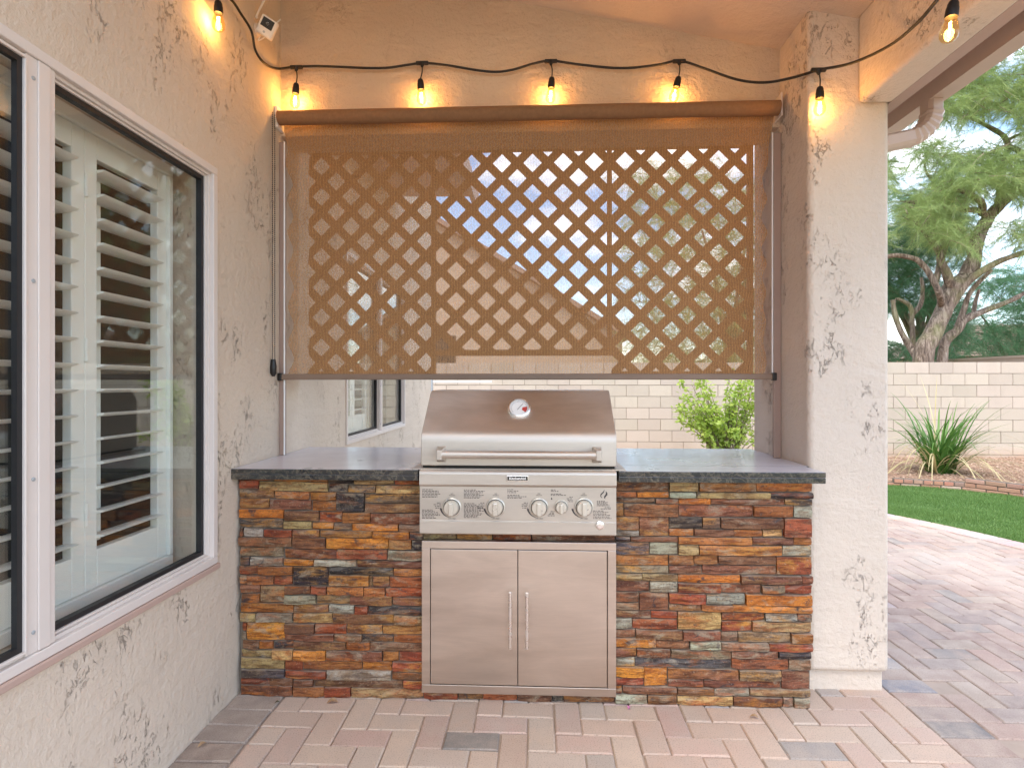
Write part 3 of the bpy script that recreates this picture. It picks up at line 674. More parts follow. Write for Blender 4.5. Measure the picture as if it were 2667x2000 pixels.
RIGHT = """62,138,410,203,b 412,138,604,203,t 610,136,982,203,o 985,133,1345,200,o 62,205,198,245,p 200,206,410,245,O 412,205,588,246,g 592,205,1072,246,t 1075,204,1345,244,d 62,248,318,281,b 322,248,472,284,b
475,248,685,288,O 688,248,1170,290,p 1172,248,1345,290,n 58,284,112,370,o 114,286,472,370,b 476,291,964,370,p 966,293,1222,366,o 1225,292,1345,368,g 58,372,212,460,b 214,372,410,498,b 412,372,628,444,d
630,372,748,442,s 750,372,1158,444,p 1160,372,1345,495,r 58,462,212,498,g 412,448,575,496,o 577,448,835,496,b 837,448,1022,496,o 1025,448,1158,495,y 58,500,155,536,d 157,500,468,536,b 472,500,955,550,o
957,502,1225,548,p 1228,500,1345,548,o 55,539,280,622,n 283,539,468,620,g 473,553,605,620,t 608,554,1150,620,o 1153,552,1345,620,g 55,624,408,694,o 410,624,575,688,b 577,624,732,682,o 734,624,1114,680,b
1116,626,1345,745,r 58,697,408,746,s 410,691,628,745,p 632,686,1114,745,p 55,750,232,794,t 235,749,468,796,t 471,750,880,806,O 882,750,1278,806,p 1280,752,1345,806,p 55,798,282,868,p 285,799,468,870,g
471,809,752,870,r 754,810,1012,868,b 1016,812,1168,868,s 1170,812,1345,868,r 55,871,212,938,b 215,873,408,990,p 411,874,652,944,r 654,874,910,942,g 914,873,1342,944,O 55,941,212,992,s 412,947,622,992,b
624,947,830,992,o 833,948,1342,994,O 55,995,292,1044,p 294,995,465,1044,r 468,997,755,1112,y 757,998,1036,1048,r 1039,998,1248,1046,g 1251,998,1342,1048,d 55,1048,168,1116,g 170,1049,465,1116,r
757,1051,955,1118,r 957,1051,1342,1118,t 55,1120,190,1176,b 192,1120,500,1182,b 502,1122,752,1184,p 755,1122,864,1188,s 866,1122,1208,1190,s 1210,1126,1342,1188,o 55,1180,325,1238,O 327,1186,545,1242,b
548,1188,752,1242,g 754,1193,1062,1244,g 1064,1193,1342,1246,r 55,1241,195,1298,p 198,1244,420,1298,b 424,1248,818,1300,s 821,1248,1126,1294,b 1128,1249,1342,1294,d 58,1301,185,1364,g 187,1302,820,1366,n
823,1298,1195,1368,p 1197,1298,1338,1366,s 55,1369,246,1436,O 248,1370,402,1490,O 405,1373,868,1442,b 871,1373,1146,1440,s 1149,1372,1338,1490,p 55,1439,246,1490,r 405,1445,640,1492,p 642,1443,1146,1492,p
55,1493,102,1545,r 104,1495,462,1545,b 465,1497,706,1545,b 708,1496,938,1545,g 941,1493,1336,1540,t 55,1549,268,1612,g 270,1549,462,1612,b 465,1549,832,1612,y 835,1547,1152,1614,p 1154,1544,1222,1612,g 1226,1545,1336,1612,g"""
def stone(x0, z0, x1, z1, code, yf):
    if x1 > 1.08: x1 += random.uniform(-.005, .005)
    if x0 < -1.2: x0 += random.uniform(-.004, .004)
    """rough-faced stone: front grid with noise, 30-50 triangles"""
    nx = max(2, min(7, int((x1 - x0) / .03))); nz_ = 2
    sd = random.uniform(0, 99); pr = yf - random.uniform(.0, .014); tl = random.uniform(-.004, .004)
    T = Matrix.Translation(((x0 + x1) / 2, SY, (z0 + z1) / 2)); cx, czz = (x0 + x1) / 2, (z0 + z1) / 2
    vs = []; gap = .0013
    for j in range(nz_ + 1):
        for i in range(nx + 1):
            u, v = i / nx, j / nz_; x = x0 + gap + (x1 - x0 - 2 * gap) * u; z = z0 + gap + (z1 - z0 - 2 * gap) * v
            e = (.0035 if i in (0, nx) else 0) + (.003 if j in (0, nz_) else 0)
            y = pr + e + tl * (u - .5) * 2 + mnoise.noise(Vector((x * 22 + sd, z * 40, 0))) * .008
            if j in (0, nz_): z += mnoise.noise(Vector((x * 30, sd, z * 9))) * .0022 
            vs.append(Vector((x - cx, y - SY, z - czz)))
    F0 = [(j * (nx + 1) + i, j * (nx + 1) + i + 1, (j + 1) * (nx + 1) + i + 1, (j + 1) * (nx + 1) + i) for j in range(nz_) for i in range(nx)]
    per = [i for i in range(nx + 1)] + [j * (nx + 1) + nx for j in range(1, nz_ + 1)] + [nz_ * (nx + 1) + i for i in range(nx - 1, -1, -1)] + [j * (nx + 1) for j in range(nz_ - 1, 0, -1)]
    n0 = len(vs); vs += [Vector((vs[k].x, .014, vs[k].z)) for k in per]
    m = len(per); F1 = [(per[(k + 1) % m], per[k], n0 + k, n0 + (k + 1) % m) for k in range(m)]
    b = MB(); b.add(vs, F0 + F1)
    q = random.uniform(1.1, 1.75); c = tuple(v ** 1.12 * 1.12 for v in COL[code])
    o = b.build('stone', M['stone'], isl, fix=False, color=tuple(min(1, v * q * random.uniform(.93, 1.07)) for v in c))
    o.location = (cx + .07, SY - 2.6, czz)
XL0, XL1, XR0, XR1, ZT = -1.222, -.4575, .3175, 1.090, .893
for s in LEFT.split():
    a = s.split(','); x0, y0, x1, y1 = map(float, a[:4])
    f = lambda x: XL0 + (x - 78) / (1298 - 78) * (XL1 - XL0)
    g_ = lambda x, y: .893 - (y - 138) / ((1556 + (x - 90) / 1208 * 36) - 138) * .893
    zt, zb = g_((x0 + x1) / 2, y0), g_((x0 + x1) / 2, y1)
    stone(f(x0), max(zb, 0.001), f(x1), zt, a[4], SY)
for s in RIGHT.split():
    a = s.split(','); x0, y0, x1, y1 = map(float, a[:4])
    f = lambda x: XR0 + (x - 55) / (1345 - 55) * (XR1 - XR0)
    g_ = lambda y: .893 - (y - 135) / (1615 - 135) * .893
    stone(f(x0), max(g_(y1), .001), f(x1), g_(y0), a[4], SY)
for a, b_, c in ((155, 458, 'r'), (462, 678, 'b'), (680, 980, 'R'), (983, 1283, 'b'), (1286, 1382, 'd'), (1385, 1826, 'p')):
    f = lambda x: -.4565 + (x - 155) / (1828 - 155) * .773
    stone(f(a), .001, f(b_), .040, c, SY + .004)
for a, b_, c in ((155, 448, 't'), (452, 765, 's'), (768, 1103, 'r'), (1108, 1826, 'b')):
    stone(f(a), .651, f(b_), .715, c, SY - .002)
# countertop in two slabs and a strip behind the grill (laminated edge: two layers)
GX0, GX1 = -.466, .324
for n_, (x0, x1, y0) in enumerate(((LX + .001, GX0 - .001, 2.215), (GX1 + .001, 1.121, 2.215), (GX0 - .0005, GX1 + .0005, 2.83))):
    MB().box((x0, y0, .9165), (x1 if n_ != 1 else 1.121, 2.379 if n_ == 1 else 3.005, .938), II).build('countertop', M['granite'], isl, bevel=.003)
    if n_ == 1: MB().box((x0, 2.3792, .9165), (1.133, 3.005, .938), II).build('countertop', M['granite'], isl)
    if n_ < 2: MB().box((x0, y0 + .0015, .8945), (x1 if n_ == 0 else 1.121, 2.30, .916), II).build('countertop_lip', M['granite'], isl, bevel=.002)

# ------------------------------------------------------------------ grill
GC = (GX0 + GX1) / 2
gr = empty('built_in_grill', (GC, 2.5, .69)); tag(gr, 'stainless steel built-in gas grill with hood, thermometer and five knobs', 'grill')
JI = Matrix.Translation((-GC, -2.5, -.69))
S = M['steel']
hp = [(2.238, .952), (2.238, 1.045), (2.2395, 1.060), (2.244, 1.073), (2.252, 1.084), (2.265, 1.095)] + [(2.44, 1.238), (2.452, 1.246), (2.466, 1.2505), (2.48, 1.252), (2.78, 1.252), (2.82, 1.20), (2.82, .952)]
MB().prism(hp, GX0 + .004, GX1 - .004, lambda u, v, d: JI @ Vector((d, u, v))).build('hood', S, gr, smooth=35, bevel=.003)
MB().box((GX0 + .01, 2.25, .72), (GX1 - .01, 2.80, .9515), JI).build('firebox', M['dark'], gr)
MB().box((GX0 - .03, 2.222, .9385), (GX1 + .03, 2.83, .9425), JI).build('mounting_flange', S, gr)
# control panel: top band, fascia, lower band as one profile
pp = [(2.262, .9400), (2.196, .9400), (2.190, .934), (2.188, .926), (2.188, .886), (2.191, .880), (2.197, .878), (2.198, .876), (2.198, .742), (2.196, .7405), (2.196, .692), (2.199, .689), (2.262, .689)]
MB().prism(pp, -.4585, .3132, lambda u, v, d: JI @ Vector((d, u, v))).build('control_panel', S, gr, bevel=.0015)
MB().box((-.4575, 2.1965, .7400), (.3122, 2.1985, .7412), JI).build('panel_seam', M['ink'], gr)
def gp(cx, cy, Y=2.196):                     # from a close-up of the grill front to the panel
    return at(1050 + cx / 3.687, 980 + cy / 3.687, Y)
RX = Matrix.Rotation(R(90), 4, 'X')
for cx, cy, ro in ((468, 1255, .0375), (888, 1255, .0375), (1305, 1257, .0375), (1518, 1252, .0275), (1735, 1257, .0375)):
    p = gp(cx, cy); Mx = JI @ Matrix.Translation((p.x, 2.198, p.z)) @ RX; k = ro / .0375
    kb = MB().lathe([(ro, 0), (ro, .004), (ro * .93, .007), (ro * .86, .0075)], Mx, 32).build('knob', M['knob'], gr, smooth=40)
    MB().lathe([(ro * .865, .0076), (ro * .865, .0090), (ro * .80, .0092)], Mx, 32).build('knob_ring', M['black'], kb, smooth=40)
    MB().lathe([(ro * .80, .0085), (ro * .76, .026), (ro * .70, .029), (.001, .0295)], Mx, 32).build('knob_cap', M['knob'], kb, smooth=40)
    MB().prism([(-ro * .22, -ro * .74), (ro * .22, -ro * .74), (ro * .26, 0), (ro * .22, ro * .6), (-ro * .22, ro * .6), (-ro * .26, 0)], .029, .040, lambda u, v, d: Mx @ Vector((u, v, d))).build('knob_grip', M['knob'], kb, bevel=.003)
    if ro > .03:   # black low-to-high wedge round the lower left of the knob
        vs = []; fs = []
        for i in range(13):
            a = R(188 + 78 * i / 12); w0 = .0005 + .0075 * (1 - i / 12)
            for r in (.041, .041 + w0): vs.append(JI @ Vector((p.x + r * math.cos(a), 2.1975, p.z + r * math.sin(a))))
        fs = [(2 * i, 2 * i + 1, 2 * i + 3, 2 * i + 2) for i in range(12)]
        MB().add(vs, fs).build('heat_mark', M['ink'], gr)
p = gp(1888, 1430); Mx = JI @ Matrix.Translation((p.x, 2.196, p.z)) @ RX
ig = MB().lathe([(.0165, 0), (.0165, .003), (.012, .006), (.009, .006), (.009, .010), (.0085, .011), (.001, .0112)], Mx, 24).build('igniter_button', M['chrome'], gr, smooth=35)
def text(s, size, loc, mat, parent, inv_, name='lettering', align='CENTER', sx=1, bold=0, ext=.0004):
    c = bpy.data.curves.new(name, 'FONT'); c.body = s; c.size = size; c.align_x = align; c.align_y = 'CENTER'; c.offset = bold; c.extrude = ext; c.resolution_u = 3
    t = bpy.data.objects.new(name, c); C.objects.link(t); bpy.context.view_layer.update()
    me = bpy.data.meshes.new_from_object(t); bpy.data.objects.remove(t); me.name = name; me.materials.append(mat)
    Tm_ = inv_ @ Matrix.Translation(loc) @ RX @ Matrix.Diagonal((sx, 1, 1, 1)); me.transform(Tm_)
    o = bpy.data.objects.new(name, me); C.objects.link(o); o.parent = parent; return o
p = gp(1098, 978, 2.188)
bd = MB().box((p.x - .043, 2.184, p.z - .0115), (p.x + .043, 2.1879, p.z + .0115), JI).build('badge', M['chrome'], gr, bevel=.002)
MB().box((p.x - .0395, 2.1825, p.z - .0078), (p.x + .0395, 2.1838, p.z + .0078), JI).build('badge_plate', M['black'], bd)
text('KitchenAid', .0142, (p.x, 2.1822, p.z - .0003), M['white'], bd, JI, 'brand_lettering', sx=1.02, bold=.0005)
for cx in (468, 888, 1305, 1735):
    q = gp(cx, 1137); text('OFF', .006, (q.x, 2.1975, q.z + .0035), M['ink'], gr, JI, 'off_lettering')
    text('APAGADO', .005, (q.x, 2.1975, q.z - .0025), M['ink'], gr, JI, 'off_lettering')
    q = gp(cx, 1366); text('LOW / BAJO', .0055, (q.x, 2.1975, q.z), M['ink'], gr, JI, 'low_lettering')
# the fine instruction print (too small to read in the photograph)
ln = MB()
def lines(cx0, cy0, cx1, cy1, n, right=False):
    for i in range(n):
        y = cy0 + (cy1 - cy0) * (i / max(1, n - 1)); L_ = cx1 - cx0; e = L_ * random.uniform(.62, 1.0) if i else L_ * .55
        x = cx0 if not right else cx1 - e; xe = x + e
        while x < xe - 4:
            wd = random.uniform(8, 30); wd = min(wd, xe - x)
            p0, p1 = gp(x, y + 3.0), gp(x + wd, y - 3.0)
            ln.add([JI @ Vector((p0.x, 2.1976, p0.z)), JI @ Vector((p1.x, 2.1976, p0.z)), JI @ Vector((p1.x, 2.1976, p1.z)), JI @ Vector((p0.x, 2.1976, p1.z))], [(0, 1, 2, 3)])
            x += wd + 6
lines(182, 1087, 365, 1158, 6); lines(582, 1090, 790, 1168, 7); lines(1000, 1087, 1110, 1116, 3); lines(1000, 1142, 1210, 1168, 3); lines(1418, 1090, 1500, 1104, 2); lines(1418, 1130, 1600, 1142, 2)
lines(180, 1282, 370, 1360, 7); lines(582, 1222, 775, 1355, 12); lines(1860, 1198, 2000, 1242, 5); lines(1890, 1260, 1995, 1272, 2, True); lines(1825, 1292, 2005, 1364, 6); lines(1385, 1298, 1455, 1338, 4, True)
for x in (363, 780, 1198): lines(x - 72, 1215, x, 1264, 4, True)
lines(1570, 1160, 1630, 1202, 4, True)
ln.build('fine_print', M['ink'], gr, fix=False)['kind'] = 'stuff'
# flame emblem
def shape(pts, name):
    P3 = [gp(x, y) for x, y in pts]; b = MB(); b.add([JI @ Vector((q.x, 2.1975, q.z)) for q in P3], [tuple(range(len(P3)))]); return b.build(name, M['ink'], gr, fix=False)
shape([(1932, 1085), (1934, 1100), (1926, 1118), (1908, 1135), (1900, 1150), (1912, 1166), (1905, 1168), (1893, 1152), (1896, 1130), (1915, 1112), (1928, 1098)], 'flame_emblem')
shape([(1945, 1100), (1962, 1120), (1962, 1140), (1950, 1152), (1940, 1165), (1942, 1180), (1930, 1168), (1930, 1152), (1942, 1138), (1948, 1120)], 'flame_emblem')
shape([(1425, 1160), (1430, 1170), (1434, 1176), (1430, 1184), (1422, 1184), (1418, 1176), (1422, 1168)], 'flame_mark')
# thermometer on the sloping hood
p = at(1050 + 1113 / 3.687, 980 + 335 / 3.687, 2.36); slope = math.atan2(1.238 - 1.095, 2.44 - 2.265)
zc = 1.095 + (2.36 - 2.265) * math.tan(slope)
Mt = JI @ Matrix.Translation((at(1352, 1072, 2.36).x, 2.352, zc + .006)) @ Matrix.Rotation(slope * .62, 4, 'X')
Mt = JI @ Matrix.Translation((at(1352, 1072, 2.35).x, 2.358, 1.095 + (2.358 - 2.265) * math.tan(slope))) @ Matrix.Rotation(slope + R(14), 4, 'X')
th = MB().lathe([(.050, -.004), (.050, .012), (.046, .018), (.041, .020), (.040, .014)], Mt, 36).build('thermometer', M['chrome'], gr, smooth=35)
MB().lathe([(.0395, .0135), (.0395, .0148)], Mt, 36).build('dial', M['white'], th)
g = MB()
for i in range(28):
    a = R(220 - 260 * i / 27); c_, s_ = math.cos(a), math.sin(a); r0 = .030; r1 = .036
    n_ = Vector((-s_, c_)) * .0006
    g.add([Mt @ Vector((c_ * r0 + n_.x, s_ * r0 + n_.y, .0151)), Mt @ Vector((c_ * r1 + n_.x, s_ * r1 + n_.y, .0151)), Mt @ Vector((c_ * r1 - n_.x, s_ * r1 - n_.y, .0151)), Mt @ Vector((c_ * r0 - n_.x, s_ * r0 - n_.y, .0151))], [(0, 1, 2, 3)])
g.build('scale_marks', M['ink'], th)['kind'] = 'stuff'
vs = []; 
for i in range(7):
    a = R(12 - 50 * i / 6)
    for r in (.014, .034): vs.append(Mt @ Vector((r * math.cos(a), r * math.sin(a), .0151)))
M['red'] = plain('dial_red', (.50, .05, .04), .5)
MB().add(vs, [(2 * i, 2 * i + 1, 2 * i + 3, 2 * i + 2) for i in range(6)]).build('red_zone', M['red'], th)
MB().prism([(-.001, -.012), (.001, -.012), (.0006, .026), (-.0006, .026)], .0155, .0162, lambda u, v, d: Mt @ Matrix.Rotation(R(-38), 4, 'Z') @ Vector((u, v, d))).build('needle', M['ink'], th)
# hood handle
pl_, pr_ = at(1050 + 370 / 3.687, 980 + 737 / 3.687, 2.185), at(1050 + 1855 / 3.687, 980 + 737 / 3.687, 2.185)
hz_ = 1.003
hd = MB().tube([JI @ Vector((pl_.x, 2.185, hz_)), JI @ Vector((pr_.x, 2.185, hz_))], .0155, 24).build('handle', S, gr, smooth=40)
for xx, sg in ((pl_.x, -1), (pr_.x, 1)):
    z0, z1 = hz_ - .036, hz_ + .028
    vs = [(-.019, 2.239, z0), (.019, 2.239, z0), (.019, 2.239, z1), (-.019, 2.239, z1), (-.010, 2.168, hz_ - .020), (.010, 2.168, hz_ - .020), (.010, 2.168, hz_ + .020), (-.010, 2.168, hz_ + .020)]
    MB().add([JI @ Vector((xx + v[0] + sg * .008, v[1], v[2])) for v in vs], [(0, 1, 2, 3), (4, 7, 6, 5), (0, 4, 5, 1), (1, 5, 6, 2), (2, 6, 7, 3), (3, 7, 4, 0)]).build('handle_mount', S, gr, bevel=.003)

# ------------------------------------------------------------------ access doors
DY = 2.247
dr = empty('access_doors', (GC, DY, .04)); tag(dr, 'pair of stainless steel cabinet doors in a frame below the grill', 'cabinet doors')
DI = Matrix.Translation((-GC, -DY, -.04)); SV = M['steelv']
x0, x1, z0, z1 = -.458, .318, .041, .650; t_ = .033
g = MB(); g.box((x0, DY - .012, z0), (x1, DY + .03, z0 + t_), DI); g.box((x0, DY - .012, z1 - .030), (x1, DY + .03, z1), DI)
g.box((x0, DY - .012, z0 + t_), (x0 + t_, DY + .03, z1 - .030), DI); g.box((x1 - t_, DY - .012, z0 + t_), (x1, DY + .03, z1 - .030), DI); g.build('door_frame', SV, dr, bevel=.0015)
MB().box((x0 + t_, DY + .012, z0 + t_), (x1 - t_, DY + .03, z1 - .03), DI).build('door_recess', M['black'], dr)
mid = (x0 + x1) / 2 - .002
for a, b_, hx in ((x0 + t_ + .003, mid - .0015, mid - .029), (mid + .0015, x1 - t_ - .003, mid + .037)):
    d_ = MB().box((a, DY - .009, z0 + t_ + .003), (b_, DY + .0115, z1 - .0335), DI).build('door', SV, dr, bevel=.0015)
    zt, zb = CH - (1544 - 1000) / F * 2.2, CH - (1690 - 1000) / F * 2.2
    hn = MB().tube([DI @ Vector((hx, DY - .045, zb)), DI @ Vector((hx, DY - .045, zt))], .0066, 14).build('handle', M['chrome'], d_, smooth=40)
    for zz in (zb + .03, zt - .03): MB().tube([DI @ Vector((hx, DY - .045, zz)), DI @ Vector((hx, DY - .009, zz))], .004, 10).build('handle_post', M['chrome'], d_, smooth=40)

# ------------------------------------------------------------------ roller shade
sh = empty('roller_shade', (0, 2.62, 1.3)); tag(sh, 'brown woven roller shade pulled most of the way down over the opening', 'roller shade')
TI = Matrix.Translation((0, -2.62, -1.3))
MB().tube([TI @ Vector((-1.212, 2.60, 2.535)), TI @ Vector((1.105, 2.60, 2.535))], .033, 20).build('roller_tube', M['fabric'] if False else plain('rolled_fabric', (.27, .14, .065), .85, vary=.25, scale=60, bump=.6, bscale=350), sh, smooth=40)
nx, nz_ = 110, 60; vs = []
for j in range(nz_ + 1):
    v = j / nz_; z = 2.53 + (1.327 - 2.53) * v
    fl = min(1, v * 4); wl = .009 * fl * math.sin(z * 37 + .6 * math.sin(z * 9)); wr_ = .011 * fl * math.sin(z * 41 + 1 + .8 * math.sin(z * 7))
    xa, xb = -1.204 + .032 * fl + wl, 1.098 - .042 * fl + wr_
    for i in range(nx + 1):
        u = i / nx; x = xa + (xb - xa) * u
        e = math.exp(-u * 14) * .012 * math.sin(z * 37) + math.exp(-(1 - u) * 14) * .014 * math.sin(z * 41)
        y = 2.632 + e * fl + .006 * math.sin(x * 5 + z * 1.3) * fl + .003 * math.sin(x * 13 - z * 2) * fl
        vs.append(TI @ Vector((x, y, z)))
fs = [(j * (nx + 1) + i, j * (nx + 1) + i + 1, (j + 1) * (nx + 1) + i + 1, (j + 1) * (nx + 1) + i) for j in range(nz_) for i in range(nx)]
MB().add(vs, fs).build('shade_cloth', M['fabric'], sh, smooth=80, fix=False)
MB().box((-1.215, 2.622, 1.300), (1.088, 2.640, 1.328), TI).build('bottom_bar', M['brownmetal'], sh, bevel=.004)
for xx in (-1.222, 1.094): MB().box((xx - .008, 2.618, 1.296), (xx + .012, 2.644, 1.332), TI).build('bar_end_cap', M['black'], sh, bevel=.004)
MB().box((-1.231, 2.59, 2.49), (-1.214, 2.659, 2.59), TI).build('bracket', M['white'], sh, bevel=.003)
MB().box((1.106, 2.575, 2.49), (1.112, 2.659, 2.595), TI).build('bracket', M['vinyl'], sh, bevel=.002)
MB().lathe([(.030, 0), (.030, .005), (.02, .007)], TI @ Matrix.Translation((1.098, 2.60, 2.535)) @ Matrix.Rotation(R(90), 4, 'Y'), 20).build('end_disc', M['white'], sh, smooth=40)
MB().box((-1.231, 2.640, .9385), (-1.203, 2.659, 2.44), TI).build('side_rail', M['railmetal'], sh, bevel=.002)
MB().box((1.100, 2.640, .9385), (1.1330, 2.659, 2.44), TI).build('side_rail', M['railmetal'], sh, bevel=.002)
for xx in (-1.204, 1.092): MB().tube([TI @ Vector((xx, 2.638, .94 if xx < 0 else 1.33)), TI @ Vector((xx, 2.638, 2.44))], .004, 8).build('guide_cord', M['white'], sh)
# bead chain loop
g = MB()
for dy in (-.0, .024):
    for k in range(128):
        z = 1.39 + k * .009; g.lathe([(.0007, -.003), (.0027, -.001), (.0027, .001), (.0007, .003)], TI @ Matrix.Translation((-1.218, 2.545 + dy, z)), 6, cap=False)
    g.tube([TI @ Vector((-1.218, 2.545 + dy, 1.36)), TI @ Vector((-1.218, 2.545 + dy, 2.54))], .0008, 4)
g.build('bead_chain', M['black'], sh, fix=False)
MB().tube([TI @ Vector(q) for q in ((-1.219, 2.557, 1.315), (-1.219, 2.557, 1.33), (-1.219, 2.557, 1.36), (-1.219, 2.557, 1.395))], [.006, .014, .015, .010], 12).build('chain_tensioner', M['black'], sh, smooth=50)

# ------------------------------------------------------------------ lattice panels
LY = 2.852; P0 = Vector((-.018, 2.413)); PT = .157; SW = .0212
def clip(poly, x0, x1, z0, z1):
    for ax, lim, sgn in ((0, x0, 1), (0, x1, -1), (1, z0, 1), (1, z1, -1)):
        out = []
        for i in range(len(poly)):
            a, b_ = poly[i], poly[(i + 1) % len(poly)]; da, db = sgn * (a[ax] - lim), sgn * (b_[ax] - lim)
            if da >= 0: out.append(a)
            if (da >= 0) != (db >= 0):
                t = da / (da - db); out.append((a[0] + (b_[0] - a[0]) * t, a[1] + (b_[1] - a[1]) * t))
        poly = out
        if len(poly) < 3: return []
    return poly
xm0, xm1 = at(1127, 0, LY).x, at(1589, 0, LY).x
def lattice(x0, x1, z0, z1, label):
    cx = (x0 + x1) / 2; e = empty('lattice_panel', (cx, LY + .04, z0)); tag(e, label, 'lattice', 'lattice panels behind the roller shade')
    I_ = Matrix.Translation((-cx, -(LY + .04), -z0))
    for s in (1, -1):
        k0 = P0.x + s * P0.y
        for k in range(-30, 40):
            c = k0 + PT * (k + .5)      # x + s*z = c
            # strip along direction (1,-s)
            q = Vector((c / 2, s * c / 2)); d = Vector((1, -s)).normalized(); n_ = Vector((1, s)).normalized()
            poly = [tuple(q - d * 9 - n_ * SW), tuple(q + d * 9 - n_ * SW), tuple(q + d * 9 + n_ * SW), tuple(q - d * 9 + n_ * SW)]
            pc = clip(poly, x0, x1, z0, z1)
            if len(pc) < 3: continue
            ya = LY + (.02 if s > 0 else .0265)
            MB().prism(pc, ya, ya + .006, lambda u, v, dd: I_ @ Vector((u, dd, v))).build('lattice_strip', M['lattice'], e)
    MB().box((x0, LY + .012, z0 - .03), (x1, LY + .045, z0 + .0), I_).build('bottom_rail', M['lattice'], e)
    MB().box((x0, LY + .012, z1), (x1, LY + .045, z1 + .06), I_).build('top_rail', M['lattice'], e)
    MB().box((x1 + .0005, LY + .01, z0 - .03), (x1 + .0215, LY + .05, z1 + .06), I_).build('stile', M['lattice'], e)
lattice(LX + .05, xm0 - .011, 1.345, OT, 'left lattice panel behind the shade, next to the house wall')
lattice(xm0 + .0115, xm1 - .011, 1.455, OT, 'middle lattice panel behind the shade, shorter than its neighbours')
lattice(xm1 + .0115, 1.07, 1.345, OT, 'right lattice panel behind the shade, next to the pillar')

# ------------------------------------------------------------------ string lights
sl = empty('string_lights', (0, 2.6, 2.7)); tag(sl, 'black cable of string lights with glowing warm amber bulbs below the ceiling', 'string lights')
SI = Matrix.Translation((0, -2.6, -2.7))
D = 1.2057
q = lambda x, y, Y: at(x * D, y * D, Y)
lw = lambda x, y: atx(x * D, y * D, LX + .03)
hang = [lw(465, 12), q(640, 146, 2.625), q(912, 137, 2.625), q(1190, 133, 2.625), q(1467, 133, 2.625), q(1768, 152, 2.345), q(2062, -22, 1.60)]
cab = smoothpts([lw(300, -190), lw(440, -45), lw(497, -2), lw(520, 30), lw(543, 68), lw(552, 110), lw(572, 138), q(600, 149, 2.622), q(640, 145, 2.63), q(700, 144, 2.635), q(820, 148, 2.635), q(880, 141, 2.635), q(912, 137, 2.63), q(960, 141, 2.635), q(1050, 155, 2.635),
                 q(1100, 153, 2.635), q(1150, 139, 2.635), q(1190, 132, 2.63), q(1250, 140, 2.635), q(1340, 148, 2.635), q(1420, 141, 2.635), q(1467, 132, 2.63), q(1520, 148, 2.61), q(1590, 172, 2.56), q(1650, 179, 2.50), q(1710, 169, 2.43), q(1768, 152, 2.345),
                 q(1840, 137, 2.25), q(1920, 100, 2.10), q(1980, 52, 1.90), q(2025, 0, 1.75), q(2060, -40, 1.62), q(2110, -130, 1.45)], 6)
MB().tube([SI @ v for v in cab], .0054, 8).build('cable', M['cable'], sl, smooth=60)
def bulb(top, sock, yaw_pts=None, tilt=(0, 0), clip_h=True):
    """drop wire from the cable to a socket, glass bulb below; sock = top of socket"""
    hs = bpy.data.objects.new('lamp_socket', None); C.objects.link(hs); hs.parent = sl
    ax = Vector((tilt[0], tilt[1], -1)).normalized(); T = SI @ Matrix.Translation(sock) @ ax.to_track_quat('Z', 'Y').to_matrix().to_4x4()
    if clip_h:
        d = Vector((.03, 0, 0)); MB().tube([SI @ (top - d), SI @ (top - d * .9), SI @ (top + d * .9), SI @ (top + d)], [.006, .0095, .0095, .006], 8).build('cable_clip', M['cable'], hs)
        MB().tube([SI @ top, SI @ (top + Vector((0, -.004, -.02)))], [.013, .005], 8).build('clip_stem', M['cable'], hs)
    MB().tube([SI @ v for v in smoothpts([top + Vector((0, -.003, -.01)), top * .5 + sock * .5 + Vector((.004, 0, -.004)), sock], 4)], .0028, 6).build('drop_wire', M['cable'], hs)
    MB().lathe([(.003, -.004), (.010, .0), (.0135, .008), (.0145, .018), (.0155, .020), (.0165, .040), (.0160, .046)], T, 18).build('socket_shell', M['cable'], hs, smooth=40)
    prof = [(.012, .044), (.014, .050), (.0185, .064), (.0225, .080), (.0235, .090), (.0215, .100), (.016, .108), (.008, .1125), (.001, .1135)]
    MB().lathe(prof, T, 20, cap=False).build('bulb_glass', M['bulb'], hs, smooth=60)
    g = MB(); g.tube([T @ Vector((.003, 0, .058)), T @ Vector((.0034, .002, .092))], .0013, 6); g.tube([T @ Vector((-.003, .001, .058)), T @ Vector((-.0015, -.001, .094))], .0013, 6); g.build('filament', M['filament'], hs)
    l = bpy.data.lights.new('bulb_light', 'POINT'); l.energy = BULB_W; l.color = (1, .50, .17); l.shadow_soft_size = .012
    lo = bpy.data.objects.new('bulb_light', l); C.objects.link(lo); lo.parent = sl; lo.location = (T @ Vector((0, 0, .075)))
    lo['kind'] = 'structure'
bulb(hang[0] + Vector((0, 0, .07)), lw(465, 4) + Vector((.012, 0, 0)), clip_h=True)
bulb(hang[1], q(640, 181, 2.615), tilt=(-.12, .1)); bulb(hang[2], q(908, 172, 2.615), tilt=(.03, .15)); bulb(hang[3], q(1192, 168, 2.615), tilt=(-.06, .15))
bulb(hang[4], q(1466, 167, 2.615), tilt=(-.22, .12)); bulb(hang[5], q(1771, 189, 2.335), tilt=(.02, .05)); bulb(hang[6], q(2060, 3, 1.60), tilt=(-.12, .03))

